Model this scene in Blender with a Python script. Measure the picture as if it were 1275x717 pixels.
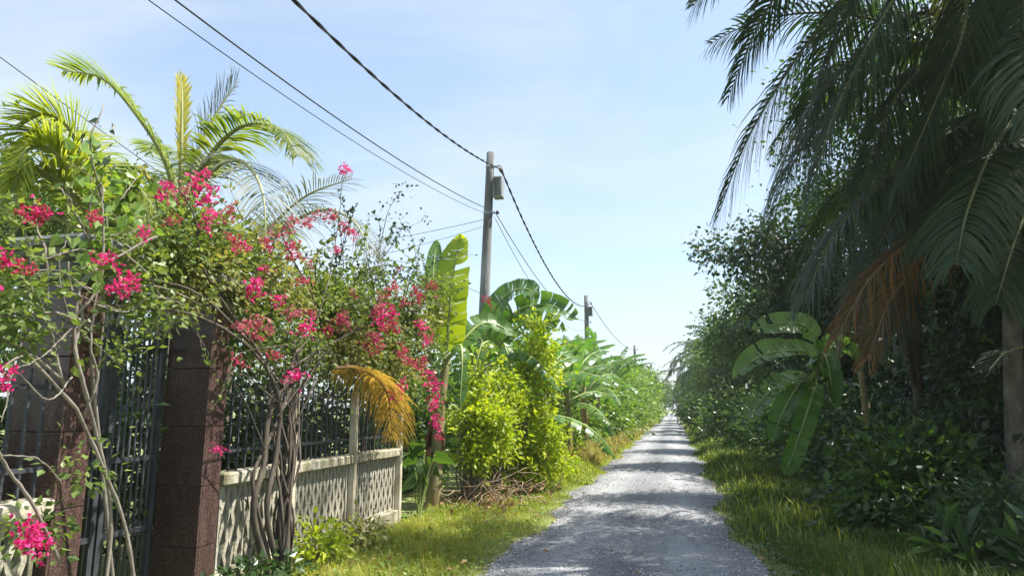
import bpy, math, random
import numpy as np
from mathutils import Vector

# ------------------------------------------------------------------ camera, sky, sun, exposure
scene = bpy.context.scene
for o in list(bpy.data.objects):
    bpy.data.objects.remove(o)
COL = scene.collection
RAD = math.radians

cam_data = bpy.data.cameras.new('camera')
cam = bpy.data.objects.new('camera', cam_data)
COL.objects.link(cam)
cam_data.sensor_width = 36.0
cam_data.lens = 24.0
cam_data.clip_start = 0.05
cam_data.clip_end = 3000.0
cam.location = (0.0, 0.0, 1.6)
cam.rotation_euler = (RAD(90 + 10.008), 0.0, RAD(13.172))
scene.camera = cam

SUN_EL, SUN_AZ = 60.0, 77.0          # azimuth measured from +Y (along the road) towards +X
sx = math.sin(RAD(SUN_AZ)) * math.cos(RAD(SUN_EL))
sy = math.cos(RAD(SUN_AZ)) * math.cos(RAD(SUN_EL))
sz = math.sin(RAD(SUN_EL))

world = bpy.data.worlds.new('World')
scene.world = world
world.use_nodes = True
wn, wl = world.node_tree.nodes, world.node_tree.links
wn.clear()
w_out = wn.new('ShaderNodeOutputWorld')
w_bg = wn.new('ShaderNodeBackground')
w_sky = wn.new('ShaderNodeTexSky')
w_sky.sky_type = 'NISHITA'
w_sky.sun_disc = False
w_sky.sun_elevation = RAD(SUN_EL)
w_sky.sun_rotation = RAD(SUN_AZ)
w_sky.air_density = 1.0
w_sky.dust_density = 1.6
w_sky.ozone_density = 1.6
w_bg.inputs['Strength'].default_value = 0.122
# thin high cloud: noise on the sky direction, mixed towards a bright white
w_tc = wn.new('ShaderNodeTexCoord')
w_map = wn.new('ShaderNodeMapping')
w_map.inputs['Scale'].default_value = (1.0, 1.0, 2.2)
w_map.inputs['Location'].default_value = (0.35, 0.1, 0.6)
w_noise = wn.new('ShaderNodeTexNoise')
w_noise.inputs['Scale'].default_value = 1.5
w_noise.inputs['Detail'].default_value = 7.0
w_noise.inputs['Roughness'].default_value = 0.55
w_noise.inputs['Distortion'].default_value = 0.5
w_ramp = wn.new('ShaderNodeValToRGB')
w_ramp.color_ramp.elements[0].position = 0.42
w_ramp.color_ramp.elements[0].color = (0.30, 0.30, 0.30, 1)
w_ramp.color_ramp.elements[1].position = 0.70
w_ramp.color_ramp.elements[1].color = (0.95, 0.95, 0.95, 1)
w_mix = wn.new('ShaderNodeMix')
w_mix.data_type = 'RGBA'
w_mix.inputs['B'].default_value = (3.45, 3.8, 4.05, 1)
wl.new(w_tc.outputs['Generated'], w_map.inputs['Vector'])
wl.new(w_map.outputs['Vector'], w_noise.inputs['Vector'])
wl.new(w_noise.outputs['Fac'], w_ramp.inputs['Fac'])
wl.new(w_ramp.outputs['Color'], w_mix.inputs['Factor'])
w_tint = wn.new('ShaderNodeMix')                     # humid tropical sky: a little less violet than clear air
w_tint.data_type = 'RGBA'
w_tint.blend_type = 'MULTIPLY'
w_tint.inputs['Factor'].default_value = 1.0
w_tint.inputs['B'].default_value = (0.98, 1.07, 1.07, 1)
wl.new(w_sky.outputs['Color'], w_tint.inputs['A'])
wl.new(w_tint.outputs['Result'], w_mix.inputs['A'])
wl.new(w_mix.outputs['Result'], w_bg.inputs['Color'])
wl.new(w_bg.outputs['Background'], w_out.inputs['Surface'])

sun_data = bpy.data.lights.new('sun', 'SUN')
sun_data.energy = 5.0
sun_data.angle = RAD(0.55)
sun_data.color = (1.0, 0.95, 0.86)
sun = bpy.data.objects.new('sun', sun_data)
COL.objects.link(sun)
sun.rotation_euler = Vector((sx, sy, sz)).to_track_quat('Z', 'Y').to_euler()
sun.location = (20, 10, 30)

scene.view_settings.view_transform = 'Standard'
scene.view_settings.look = 'None'
scene.view_settings.exposure = 1.1
scene.view_settings.gamma = 1.0
scene.view_settings.use_curve_mapping = False
scene.render.engine = 'CYCLES'
cy = scene.cycles
cy.max_bounces = 7
cy.diffuse_bounces = 3
cy.glossy_bounces = 2
cy.transmission_bounces = 5
cy.transparent_max_bounces = 8
cy.caustics_reflective = False
cy.caustics_refractive = False

# ------------------------------------------------------------------ helpers: meshes
rng = np.random.default_rng(11)
random.seed(11)

class MB:
    """collects vertex and face arrays and links them as one mesh"""
    def __init__(self):
        self.v, self.f, self.n = [], [], 0
    def add(self, V, faces):
        V = np.asarray(V, float)
        for F in faces:
            self.f.append(np.asarray(F, np.int64) + self.n)
        self.v.append(V)
        self.n += len(V)
    def mesh(self, name, mat, smooth=True, origin=(0, 0, 0)):
        me = bpy.data.meshes.new(name)
        V = np.concatenate(self.v) - np.asarray(origin, float)
        me.vertices.add(len(V))
        me.vertices.foreach_set('co', V.astype(np.float32).ravel())
        idx = np.concatenate([F.ravel() for F in self.f])
        tot = np.concatenate([np.full(len(F), F.shape[1]) for F in self.f])
        start = np.concatenate([[0], np.cumsum(tot)[:-1]])
        me.loops.add(len(idx))
        me.loops.foreach_set('vertex_index', idx.astype(np.int32))
        me.polygons.add(len(tot))
        me.polygons.foreach_set('loop_start', start.astype(np.int32))
        me.update(calc_edges=True)
        me.polygons.foreach_set('use_smooth', np.full(len(tot), smooth))
        me.materials.append(mat)
        return me

def link(name, me, parent=None, loc=(0, 0, 0), rot=(0, 0, 0), scale=1.0):
    o = bpy.data.objects.new(name, me)
    COL.objects.link(o)
    o.location = loc
    o.rotation_euler = rot
    o.scale = (scale,) * 3 if not hasattr(scale, '__len__') else scale
    if parent is not None:
        o.parent = parent
    return o

def tag(o, label, cat, group=None, kind=None):
    if label: o['label'] = label
    if cat: o['category'] = cat
    if group: o['group'] = group
    if kind: o['kind'] = kind
    return o

def thing(name, label, cat, loc, group=None, rotz=0.0):
    o = bpy.data.objects.new(name, None)
    COL.objects.link(o)
    o.location = loc
    o.rotation_euler = (0, 0, rotz)
    o.empty_display_size = 0.2
    return tag(o, label, cat, group)

def norm(v):
    v = np.asarray(v, float)
    return v / np.maximum(np.linalg.norm(v, axis=-1, keepdims=True), 1e-9)

def spline(pts, n):
    """Catmull-Rom through the points, n samples"""
    P = np.asarray(pts, float)
    if len(P) == 2:
        t = np.linspace(0, 1, n)[:, None]
        return P[0] * (1 - t) + P[1] * t
    Q = np.vstack([2 * P[0] - P[1], P, 2 * P[-1] - P[-2]])
    t = np.linspace(0, len(P) - 1 - 1e-6, n)
    i = t.astype(int)
    u = (t - i)[:, None]
    a, b, c, d = Q[i], Q[i + 1], Q[i + 2], Q[i + 3]
    return 0.5 * (2 * b + (c - a) * u + (2 * a - 5 * b + 4 * c - d) * u**2 + (3 * b - a - 3 * c + d) * u**3)

def tube(mb, pts, rad, n=6, cap=True):
    P = np.asarray(pts, float)
    m = len(P)
    r = np.broadcast_to(np.asarray(rad, float), (m,)) if np.ndim(rad) else np.full(m, rad)
    T = norm(np.gradient(P, axis=0))
    ref = np.array([0, 0, 1.0]) if abs(T[0][2]) < 0.85 else np.array([1.0, 0, 0])
    A = norm(np.cross(T, ref))
    for k in range(1, m):                      # keep the frame from flipping
        a = A[k - 1] - T[k] * np.dot(A[k - 1], T[k])
        A[k] = a / max(np.linalg.norm(a), 1e-9)
    B = np.cross(T, A)
    ang = np.linspace(0, 2 * np.pi, n, endpoint=False)
    V = (P[:, None] + r[:, None, None] * (np.cos(ang)[None, :, None] * A[:, None] + np.sin(ang)[None, :, None] * B[:, None])).reshape(-1, 3)
    i = np.arange(m - 1)[:, None] * n
    j = np.arange(n)[None]
    k = (j + 1) % n
    F = np.stack([i + j, i + k, i + n + k, i + n + j], -1).reshape(-1, 4)
    faces = [F]
    if cap:
        faces += [np.arange(n)[::-1][None], (np.arange(n) + (m - 1) * n)[None]]
    mb.add(V, faces)

BOXF = np.array([[0, 3, 2, 1], [4, 5, 6, 7], [0, 1, 5, 4], [1, 2, 6, 5], [2, 3, 7, 6], [3, 0, 4, 7]])
def box(mb, lo, hi):
    (a, b, c), (d, e, f) = lo, hi
    mb.add([[a, b, c], [d, b, c], [d, e, c], [a, e, c], [a, b, f], [d, b, f], [d, e, f], [a, e, f]], [BOXF])

def cbox(mb, lo, hi, c):
    """box with chamfered vertical edges and top/bottom edges (a worn, cast block)"""
    x0, y0, z0 = lo; x1, y1, z1 = hi
    def ring(i, z):
        return [[x0 + i, y0 + c + i, z], [x0 + c + i, y0 + i, z], [x1 - c - i, y0 + i, z], [x1 - i, y0 + c + i, z],
                [x1 - i, y1 - c - i, z], [x1 - c - i, y1 - i, z], [x0 + c + i, y1 - i, z], [x0 + i, y1 - c - i, z]]
    V = ring(c, z0) + ring(0, z0 + c) + ring(0, z1 - c) + ring(c, z1)
    F = []
    for k in range(3):
        for j in range(8):
            F.append([k * 8 + j, k * 8 + (j + 1) % 8, k * 8 + 8 + (j + 1) % 8, k * 8 + 8 + j])
    mb.add(V, [np.array(F), np.array([[7, 6, 5, 4, 3, 2, 1, 0]]), np.array([[24, 25, 26, 27, 28, 29, 30, 31]])])

# leaf outlines (unit length along +Y, face up +Z); a fold along the midrib
LEAF = {
    'oval': (np.array([[0, 0, 0], [.30, .42, .07], [0, 1, -.06], [-.30, .42, .07], [0, .5, -.03]]), np.array([[0, 1, 2, 4], [0, 4, 2, 3]])),
    'long': (np.array([[0, 0, 0], [.13, .45, .04], [0, 1, -.16], [-.13, .45, .04], [0, .5, .0]]), np.array([[0, 1, 2, 4], [0, 4, 2, 3]])),
    'heart': (np.array([[0, .08, 0], [.34, -.02, .05], [.44, .35, .06], [0, 1, -.12], [-.44, .35, .06], [-.34, -.02, .05], [0, .45, -.04]]),
              np.array([[0, 1, 2, 6], [6, 2, 3, 3], [0, 6, 4, 5], [6, 3, 3, 4]])),
    'strap': (np.array([[0, 0, 0], [.09, .33, .05], [.08, .7, .02], [0, 1, -.2], [-.08, .7, .02], [-.09, .33, .05]]), np.array([[0, 1, 2, 3], [0, 3, 4, 5]])),
}
LEAF['heart'] = (LEAF['heart'][0], np.array([[0, 1, 2, 6], [0, 6, 4, 5]]), np.array([[6, 2, 3], [6, 3, 4]]))

def scatter(mb, shape, pos, d, up, size, wide=1.0):
    """one leaf outline at every position: +Y along d, face towards up"""
    t = LEAF[shape]
    L = t[0]
    n = len(pos)
    size = np.broadcast_to(size, (n,))
    wide = np.broadcast_to(wide, (n,))
    d = norm(d)
    xx = norm(np.cross(d, up))
    zz = np.cross(xx, d)
    V = (pos[:, None] + size[:, None, None] * (L[None, :, 0:1] * wide[:, None, None] * xx[:, None] + L[None, :, 1:2] * d[:, None] + L[None, :, 2:3] * zz[:, None]))
    base = (np.arange(n) * len(L))[:, None, None]
    mb.add(V.reshape(-1, 3), [(F[None] + base).reshape(-1, F.shape[1]) for F in t[1:]])

# ------------------------------------------------------------------ helpers: materials
def newmat(name):
    m = bpy.data.materials.new(name)
    m.use_nodes = True
    m.node_tree.nodes.clear()
    return m, m.node_tree.nodes, m.node_tree.links

def ramp_node(N, stops):
    r = N.new('ShaderNodeValToRGB')
    e = r.color_ramp.elements
    while len(e) < len(stops):
        e.new(0.5)
    for k, (p, c) in enumerate(stops):
        e[k].position = p
        e[k].color = (c[0], c[1], c[2], 1)
    return r

def leaf_mat(name, cols, trans, tw=0.45, rough=0.42, spec=0.4, objvar=False):
    """leaf blade: reflecting face + light passing through; each leaf picks its own tint"""
    m, N, L = newmat(name)
    out = N.new('ShaderNodeOutputMaterial')
    geo = N.new('ShaderNodeNewGeometry')
    k = len(cols)
    r = ramp_node(N, [(i / max(k - 1, 1), c) for i, c in enumerate(cols)])
    tc = N.new('ShaderNodeTexCoord')
    nz = N.new('ShaderNodeTexNoise')
    nz.inputs['Scale'].default_value = 1.3
    nz.inputs['Detail'].default_value = 3
    add = N.new('ShaderNodeMath'); add.operation = 'MULTIPLY_ADD'
    add.inputs[1].default_value = 0.7
    sub = N.new('ShaderNodeMath'); sub.operation = 'MULTIPLY_ADD'
    sub.inputs[1].default_value = 0.9
    sub.inputs[2].default_value = -0.28
    L.new(tc.outputs['Object'], nz.inputs['Vector'])
    L.new(nz.outputs['Fac'], sub.inputs[0])
    L.new(geo.outputs['Random Per Island'], add.inputs[0])
    L.new(sub.outputs[0], add.inputs[2])
    if objvar:
        oi = N.new('ShaderNodeObjectInfo')
        L.new(oi.outputs['Random'], add.inputs[0])
    L.new(add.outputs[0], r.inputs['Fac'])
    bs = N.new('ShaderNodeBsdfPrincipled')
    bs.inputs['Roughness'].default_value = rough
    bs.inputs['Specular IOR Level'].default_value = spec
    L.new(r.outputs['Color'], bs.inputs['Base Color'])
    tr = N.new('ShaderNodeBsdfTranslucent')
    mx = N.new('ShaderNodeMix'); mx.data_type = 'RGBA'; mx.blend_type = 'MULTIPLY'
    mx.inputs['Factor'].default_value = 1.0
    mx.inputs['B'].default_value = (*trans, 1)
    L.new(r.outputs['Color'], mx.inputs['A'])
    L.new(mx.outputs['Result'], tr.inputs['Color'])
    ms = N.new('ShaderNodeMixShader')
    ms.inputs['Fac'].default_value = tw
    L.new(bs.outputs[0], ms.inputs[1])
    L.new(tr.outputs[0], ms.inputs[2])
    L.new(ms.outputs[0], out.inputs['Surface'])
    return m

def rough_mat(name, stops, scale=4.0, detail=6, rough=0.85, bump=0.3, bscale=None, stretch=(1, 1, 1), spec=0.3, metallic=0.0, dist=0.02, island=0.0, noise_rough=0.6, stain=None):
    m, N, L = newmat(name)
    out = N.new('ShaderNodeOutputMaterial')
    bs = N.new('ShaderNodeBsdfPrincipled')
    tc = N.new('ShaderNodeTexCoord')
    mp = N.new('ShaderNodeMapping')
    mp.inputs['Scale'].default_value = stretch
    nz = N.new('ShaderNodeTexNoise')
    nz.inputs['Scale'].default_value = scale
    nz.inputs['Detail'].default_value = detail
    nz.inputs['Roughness'].default_value = noise_rough
    r = ramp_node(N, stops)
    L.new(tc.outputs['Object'], mp.inputs['Vector'])
    L.new(mp.outputs['Vector'], nz.inputs['Vector'])
    if island:
        geo = N.new('ShaderNodeNewGeometry')
        ma = N.new('ShaderNodeMath'); ma.operation = 'MULTIPLY_ADD'
        ma.inputs[1].default_value = island
        s2 = N.new('ShaderNodeMath'); s2.operation = 'SUBTRACT'
        s2.inputs[1].default_value = island * 0.5
        L.new(geo.outputs['Random Per Island'], ma.inputs[0])
        L.new(nz.outputs['Fac'], s2.inputs[0])
        L.new(s2.outputs[0], ma.inputs[2])
        L.new(ma.outputs[0], r.inputs['Fac'])
    else:
        L.new(nz.outputs['Fac'], r.inputs['Fac'])
    col = r.outputs['Color']
    if stain:                                   # streaks of grime and algae running down the piece
        ms = N.new('ShaderNodeMapping'); ms.inputs['Scale'].default_value = (1, 1, .18)
        n3 = N.new('ShaderNodeTexNoise'); n3.inputs['Scale'].default_value = 7.0; n3.inputs['Detail'].default_value = 7; n3.inputs['Roughness'].default_value = .65
        r3 = ramp_node(N, [(.42, stain), (.60, (1, 1, 1))])
        mm = N.new('ShaderNodeMix'); mm.data_type = 'RGBA'; mm.blend_type = 'MULTIPLY'; mm.inputs['Factor'].default_value = 1.0
        L.new(tc.outputs['Object'], ms.inputs['Vector']); L.new(ms.outputs['Vector'], n3.inputs['Vector']); L.new(n3.outputs['Fac'], r3.inputs['Fac'])
        L.new(col, mm.inputs['A']); L.new(r3.outputs['Color'], mm.inputs['B'])
        col = mm.outputs['Result']
    L.new(col, bs.inputs['Base Color'])
    bs.inputs['Roughness'].default_value = rough
    bs.inputs['Specular IOR Level'].default_value = spec
    bs.inputs['Metallic'].default_value = metallic
    if bump:
        n2 = N.new('ShaderNodeTexNoise')
        n2.inputs['Scale'].default_value = bscale or scale * 3
        n2.inputs['Detail'].default_value = 5
        bp = N.new('ShaderNodeBump')
        bp.inputs['Strength'].default_value = bump
        bp.inputs['Distance'].default_value = dist
        L.new(mp.outputs['Vector'], n2.inputs['Vector'])
        L.new(n2.outputs['Fac'], bp.inputs['Height'])
        L.new(bp.outputs[0], bs.inputs['Normal'])
    L.new(bs.outputs[0], out.inputs['Surface'])
    return m

M = {}
M['coco'] = leaf_mat('coconut_leaf', [(.024, .048, .022), (.040, .072, .028), (.075, .105, .034)], (1.3, 1.5, .7), .36, .5, .35)
M['coco_young'] = leaf_mat('young_coconut_leaf', [(.09, .14, .025), (.15, .20, .035), (.27, .28, .05)], (1.6, 1.7, .6), .5, .38, .5)
M['coco_yellow'] = leaf_mat('yellow_coconut_leaf', [(.24, .26, .03), (.38, .36, .035), (.50, .44, .06)], (1.4, 1.35, .5), .5, .4, .4)
M['coco_lime'] = leaf_mat('lime_coconut_leaf', [(.18, .24, .03), (.27, .34, .04), (.42, .43, .06)], (1.45, 1.4, .5), .5, .42, .4)
M['coco_rust'] = leaf_mat('rusting_coconut_leaf', [(.05, .060, .022), (.19, .115, .034), (.34, .17, .05)], (1.3, 1.0, .6), .35, .6, .2)
M['coco_grey'] = leaf_mat('dull_coconut_leaf', [(.08, .10, .065), (.12, .14, .095), (.18, .19, .14)], (1.2, 1.25, .8), .35, .5, .4)
M['coco_dead'] = leaf_mat('dead_coconut_leaf', [(.11, .055, .022), (.19, .10, .035), (.26, .15, .05)], (1.3, 1.0, .6), .35, .6, .2)
M['coco_straw'] = leaf_mat('straw_coconut_leaf', [(.36, .25, .06), (.54, .40, .10), (.66, .53, .20)], (1.1, .95, .5), .4, .5, .3)
M['banana'] = leaf_mat('banana_leaf', [(.065, .14, .04), (.10, .19, .05), (.15, .25, .07)], (1.4, 1.6, .45), .42, .33, .5)
M['banana_sunlit_tint'] = leaf_mat('sunlit_tint_banana_leaf', [(.13, .20, .09), (.18, .26, .12), (.24, .32, .15)], (1.3, 1.5, .6), .42, .3, .6)  # paler copy of the banana leaf: sunlight painted into the blade colour
M['banana_bright'] = leaf_mat('bright_banana_leaf', [(.24, .34, .03), (.31, .41, .035), (.38, .47, .04)], (1.6, 1.5, .3), .62, .35, .5)
M['banana_dry'] = leaf_mat('dry_banana_sheath', [(.20, .115, .06), (.30, .18, .10), (.40, .27, .17)], (1.1, .9, .6), .25, .7, .2)
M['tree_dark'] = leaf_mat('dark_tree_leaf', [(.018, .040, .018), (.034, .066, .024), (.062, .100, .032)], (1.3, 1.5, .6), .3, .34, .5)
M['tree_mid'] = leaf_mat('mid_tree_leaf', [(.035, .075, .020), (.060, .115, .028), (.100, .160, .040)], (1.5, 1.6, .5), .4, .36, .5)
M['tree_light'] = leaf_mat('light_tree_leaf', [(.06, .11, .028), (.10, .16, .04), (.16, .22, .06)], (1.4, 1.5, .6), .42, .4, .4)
M['strap'] = leaf_mat('strap_leaf', [(.030, .060, .022), (.055, .100, .034), (.09, .15, .05)], (1.4, 1.6, .6), .35, .3, .5, True)
M['under'] = leaf_mat('undergrowth_leaf', [(.030, .060, .022), (.055, .100, .034), (.10, .16, .05)], (1.4, 1.6, .6), .35, .3, .5)
M['boug'] = leaf_mat('bougainvillea_leaf', [(.06, .10, .028), (.13, .19, .05), (.26, .31, .09)], (1.5, 1.5, .6), .42, .42, .4)
M['boug_pale'] = leaf_mat('pale_bougainvillea_leaf', [(.10, .14, .04), (.22, .25, .08), (.38, .36, .14)], (1.4, 1.3, .6), .42, .45, .4)
M['boug_dark'] = leaf_mat('dark_shoot_leaf', [(.03, .05, .03), (.05, .08, .045), (.08, .11, .06)], (1.3, 1.4, .7), .3, .4, .4)
M['bract'] = leaf_mat('magenta_bract', [(.48, .014, .13), (.66, .028, .22), (.74, .12, .33)], (1.2, 1.0, 1.0), .4, .6, .2)
M['bract_pale'] = leaf_mat('faded_pink_bract', [(.36, .055, .10), (.52, .13, .18), (.60, .27, .28)], (1.15, 1.0, 1.0), .4, .6, .2)
M['bract_red'] = leaf_mat('dull_red_bract', [(.34, .03, .07), (.46, .05, .11), (.55, .10, .16)], (1.15, 1.0, 1.0), .4, .6, .2)
M['lime'] = leaf_mat('lime_shrub_leaf', [(.15, .24, .022), (.33, .42, .03), (.55, .58, .06)], (1.4, 1.4, .4), .5, .42, .4)
M['vine'] = leaf_mat('vine_leaf', [(.10, .18, .04), (.17, .27, .06), (.27, .36, .10)], (1.4, 1.4, .5), .45, .4, .4, True)
M['vine_weed'] = leaf_mat('creeping_weed_leaf', [(.09, .16, .035), (.16, .25, .05), (.27, .34, .08)], (1.4, 1.4, .5), .4, .45, .3)
M['row'] = leaf_mat('hedgerow_leaf', [(.08, .15, .03), (.14, .23, .04), (.26, .34, .07)], (1.4, 1.5, .5), .42, .4, .4)
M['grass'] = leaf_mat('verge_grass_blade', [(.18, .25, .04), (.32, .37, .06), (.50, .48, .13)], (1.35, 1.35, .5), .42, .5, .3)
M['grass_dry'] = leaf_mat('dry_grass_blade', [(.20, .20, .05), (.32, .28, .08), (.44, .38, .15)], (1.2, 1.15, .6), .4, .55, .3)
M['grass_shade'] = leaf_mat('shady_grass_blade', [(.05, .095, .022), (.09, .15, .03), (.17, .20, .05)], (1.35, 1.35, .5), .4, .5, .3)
M['rachis'] = rough_mat('frond_midrib', [(.3, (.14, .17, .05)), (.7, (.30, .30, .11))], 3, 3, .5, 0)
M['rachis_dark'] = rough_mat('dark_frond_midrib', [(.3, (.06, .075, .028)), (.7, (.14, .145, .06))], 3, 3, .6, 0)
M['rachis_dead'] = rough_mat('dead_frond_midrib', [(.3, (.15, .09, .04)), (.7, (.30, .20, .10))], 3, 3, .7, 0)
M['rachis_grey'] = rough_mat('pale_frond_midrib', [(.3, (.30, .32, .16)), (.7, (.42, .42, .25))], 3, 3, .5, 0)
M['midrib_banana'] = rough_mat('banana_midrib', [(.3, (.20, .27, .08)), (.7, (.34, .40, .14))], 3, 3, .5, 0)
M['bstem'] = rough_mat('banana_pseudostem', [(.3, (.13, .15, .06)), (.52, (.26, .22, .11)), (.72, (.17, .10, .05))], 5, 5, .7, .4, 18, (1, 1, .3))
M['bark'] = rough_mat('tree_bark', [(.3, (.045, .036, .03)), (.6, (.11, .09, .07)), (.8, (.20, .175, .145))], 6, 7, .9, .8, 14, (1, 1, .25))
M['bark_pale'] = rough_mat('pale_cane_bark', [(.3, (.10, .085, .07)), (.55, (.22, .195, .165)), (.8, (.36, .33, .29))], 9, 6, .9, .6, 30, (1, 1, .4))
M['bark_coco'] = rough_mat('coconut_bark', [(.3, (.085, .07, .058)), (.55, (.17, .145, .12)), (.8, (.27, .24, .20))], 8, 7, .9, .7, 20, (1, 1, .6))
M['dry_twig'] = rough_mat('dry_twig', [(.3, (.20, .14, .09)), (.6, (.36, .27, .18)), (.8, (.50, .42, .30))], 6, 4, .9, 0)
M['dry_leaf'] = leaf_mat('fallen_dry_leaf', [(.16, .09, .04), (.28, .17, .08), (.42, .30, .17)], (1, .9, .7), .25, .7, .2)
M['concrete'] = rough_mat('weathered_concrete', [(.32, (.13, .13, .08)), (.43, (.34, .31, .23)), (.56, (.52, .475, .39)), (.8, (.64, .59, .50))], 3.2, 9, .92, .5, 30, stain=(.50, .52, .40))
M['post'] = rough_mat('cream_post_concrete', [(.30, (.40, .36, .27)), (.5, (.62, .56, .45)), (.8, (.74, .68, .57))], 5, 8, .9, .4, 30, stain=(.72, .70, .60))
M['lattice'] = rough_mat('lattice_concrete', [(.30, (.15, .155, .10)), (.42, (.36, .34, .275)), (.56, (.55, .51, .44)), (.8, (.68, .635, .565))], 3.2, 9, .92, .4, 35, stain=(.62, .62, .52))
M['pole'] = rough_mat('pole_concrete', [(.3, (.15, .15, .152)), (.5, (.24, .24, .24)), (.75, (.34, .34, .335))], 5, 9, .92, .5, 25, (1, 1, .25), stain=(.62, .62, .62))
M['granite'] = rough_mat('red_brown_granite', [(.34, (.014, .010, .011)), (.48, (.066, .036, .032)), (.58, (.135, .080, .068)), (.70, (.27, .20, .18))], 130, 3, .3, .05, 60, noise_rough=.75, spec=.5, stain=(.62, .62, .60))
M['mortar'] = rough_mat('pillar_core_mortar', [(.3, (.16, .14, .125)), (.7, (.27, .245, .22))], 12, 5, .95, .3)
M['cap_grey'] = rough_mat('pillar_capital_render', [(.3, (.10, .11, .11)), (.55, (.20, .21, .205)), (.8, (.34, .34, .32))], 4, 9, .85, .4, 30, stain=(.50, .52, .46))
M['iron'] = rough_mat('painted_iron', [(.3, (.028, .031, .036)), (.6, (.062, .066, .074)), (.85, (.15, .12, .095))], 9, 6, .45, .15, 40, spec=.5)
M['iron_tip'] = rough_mat('grey_iron_tips', [(.3, (.20, .20, .19)), (.7, (.42, .42, .40))], 14, 5, .55, .1, spec=.5)
M['cable'] = rough_mat('black_cable', [(.3, (.02, .02, .022)), (.7, (.045, .045, .05))], 6, 2, .55, 0)
M['steel'] = rough_mat('galvanised_steel', [(.3, (.20, .21, .22)), (.7, (.36, .37, .38))], 8, 5, .5, .1, spec=.5)
M['porcelain'] = rough_mat('insulator', [(.3, (.05, .04, .04)), (.7, (.10, .08, .075))], 5, 3, .3, 0)

# ------------------------------------------------------------------ the setting: ground, road
def ground_mat():
    m, N, L = newmat('verge_soil')
    out = N.new('ShaderNodeOutputMaterial'); bs = N.new('ShaderNodeBsdfPrincipled')
    tc = N.new('ShaderNodeTexCoord')
    a = N.new('ShaderNodeTexNoise'); a.inputs['Scale'].default_value = .9; a.inputs['Detail'].default_value = 8
    b = N.new('ShaderNodeTexNoise'); b.inputs['Scale'].default_value = 22; b.inputs['Detail'].default_value = 6
    r = ramp_node(N, [(.3, (.12, .16, .035)), (.48, (.18, .21, .055)), (.62, (.15, .13, .06)), (.8, (.22, .18, .11))])
    mx = N.new('ShaderNodeMath'); mx.operation = 'MULTIPLY_ADD'; mx.inputs[1].default_value = .5
    s = N.new('ShaderNodeMath'); s.operation = 'MULTIPLY'; s.inputs[1].default_value = .5
    L.new(tc.outputs['Object'], a.inputs['Vector']); L.new(tc.outputs['Object'], b.inputs['Vector'])
    L.new(b.outputs['Fac'], s.inputs[0]); L.new(a.outputs['Fac'], mx.inputs[0]); L.new(s.outputs[0], mx.inputs[2])
    L.new(mx.outputs[0], r.inputs['Fac']); L.new(r.outputs['Color'], bs.inputs['Base Color'])
    bs.inputs['Roughness'].default_value = .95
    bp = N.new('ShaderNodeBump'); bp.inputs['Strength'].default_value = .6; bp.inputs['Distance'].default_value = .05
    L.new(b.outputs['Fac'], bp.inputs['Height']); L.new(bp.outputs[0], bs.inputs['Normal'])
    L.new(bs.outputs[0], out.inputs['Surface'])
    return m

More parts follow.
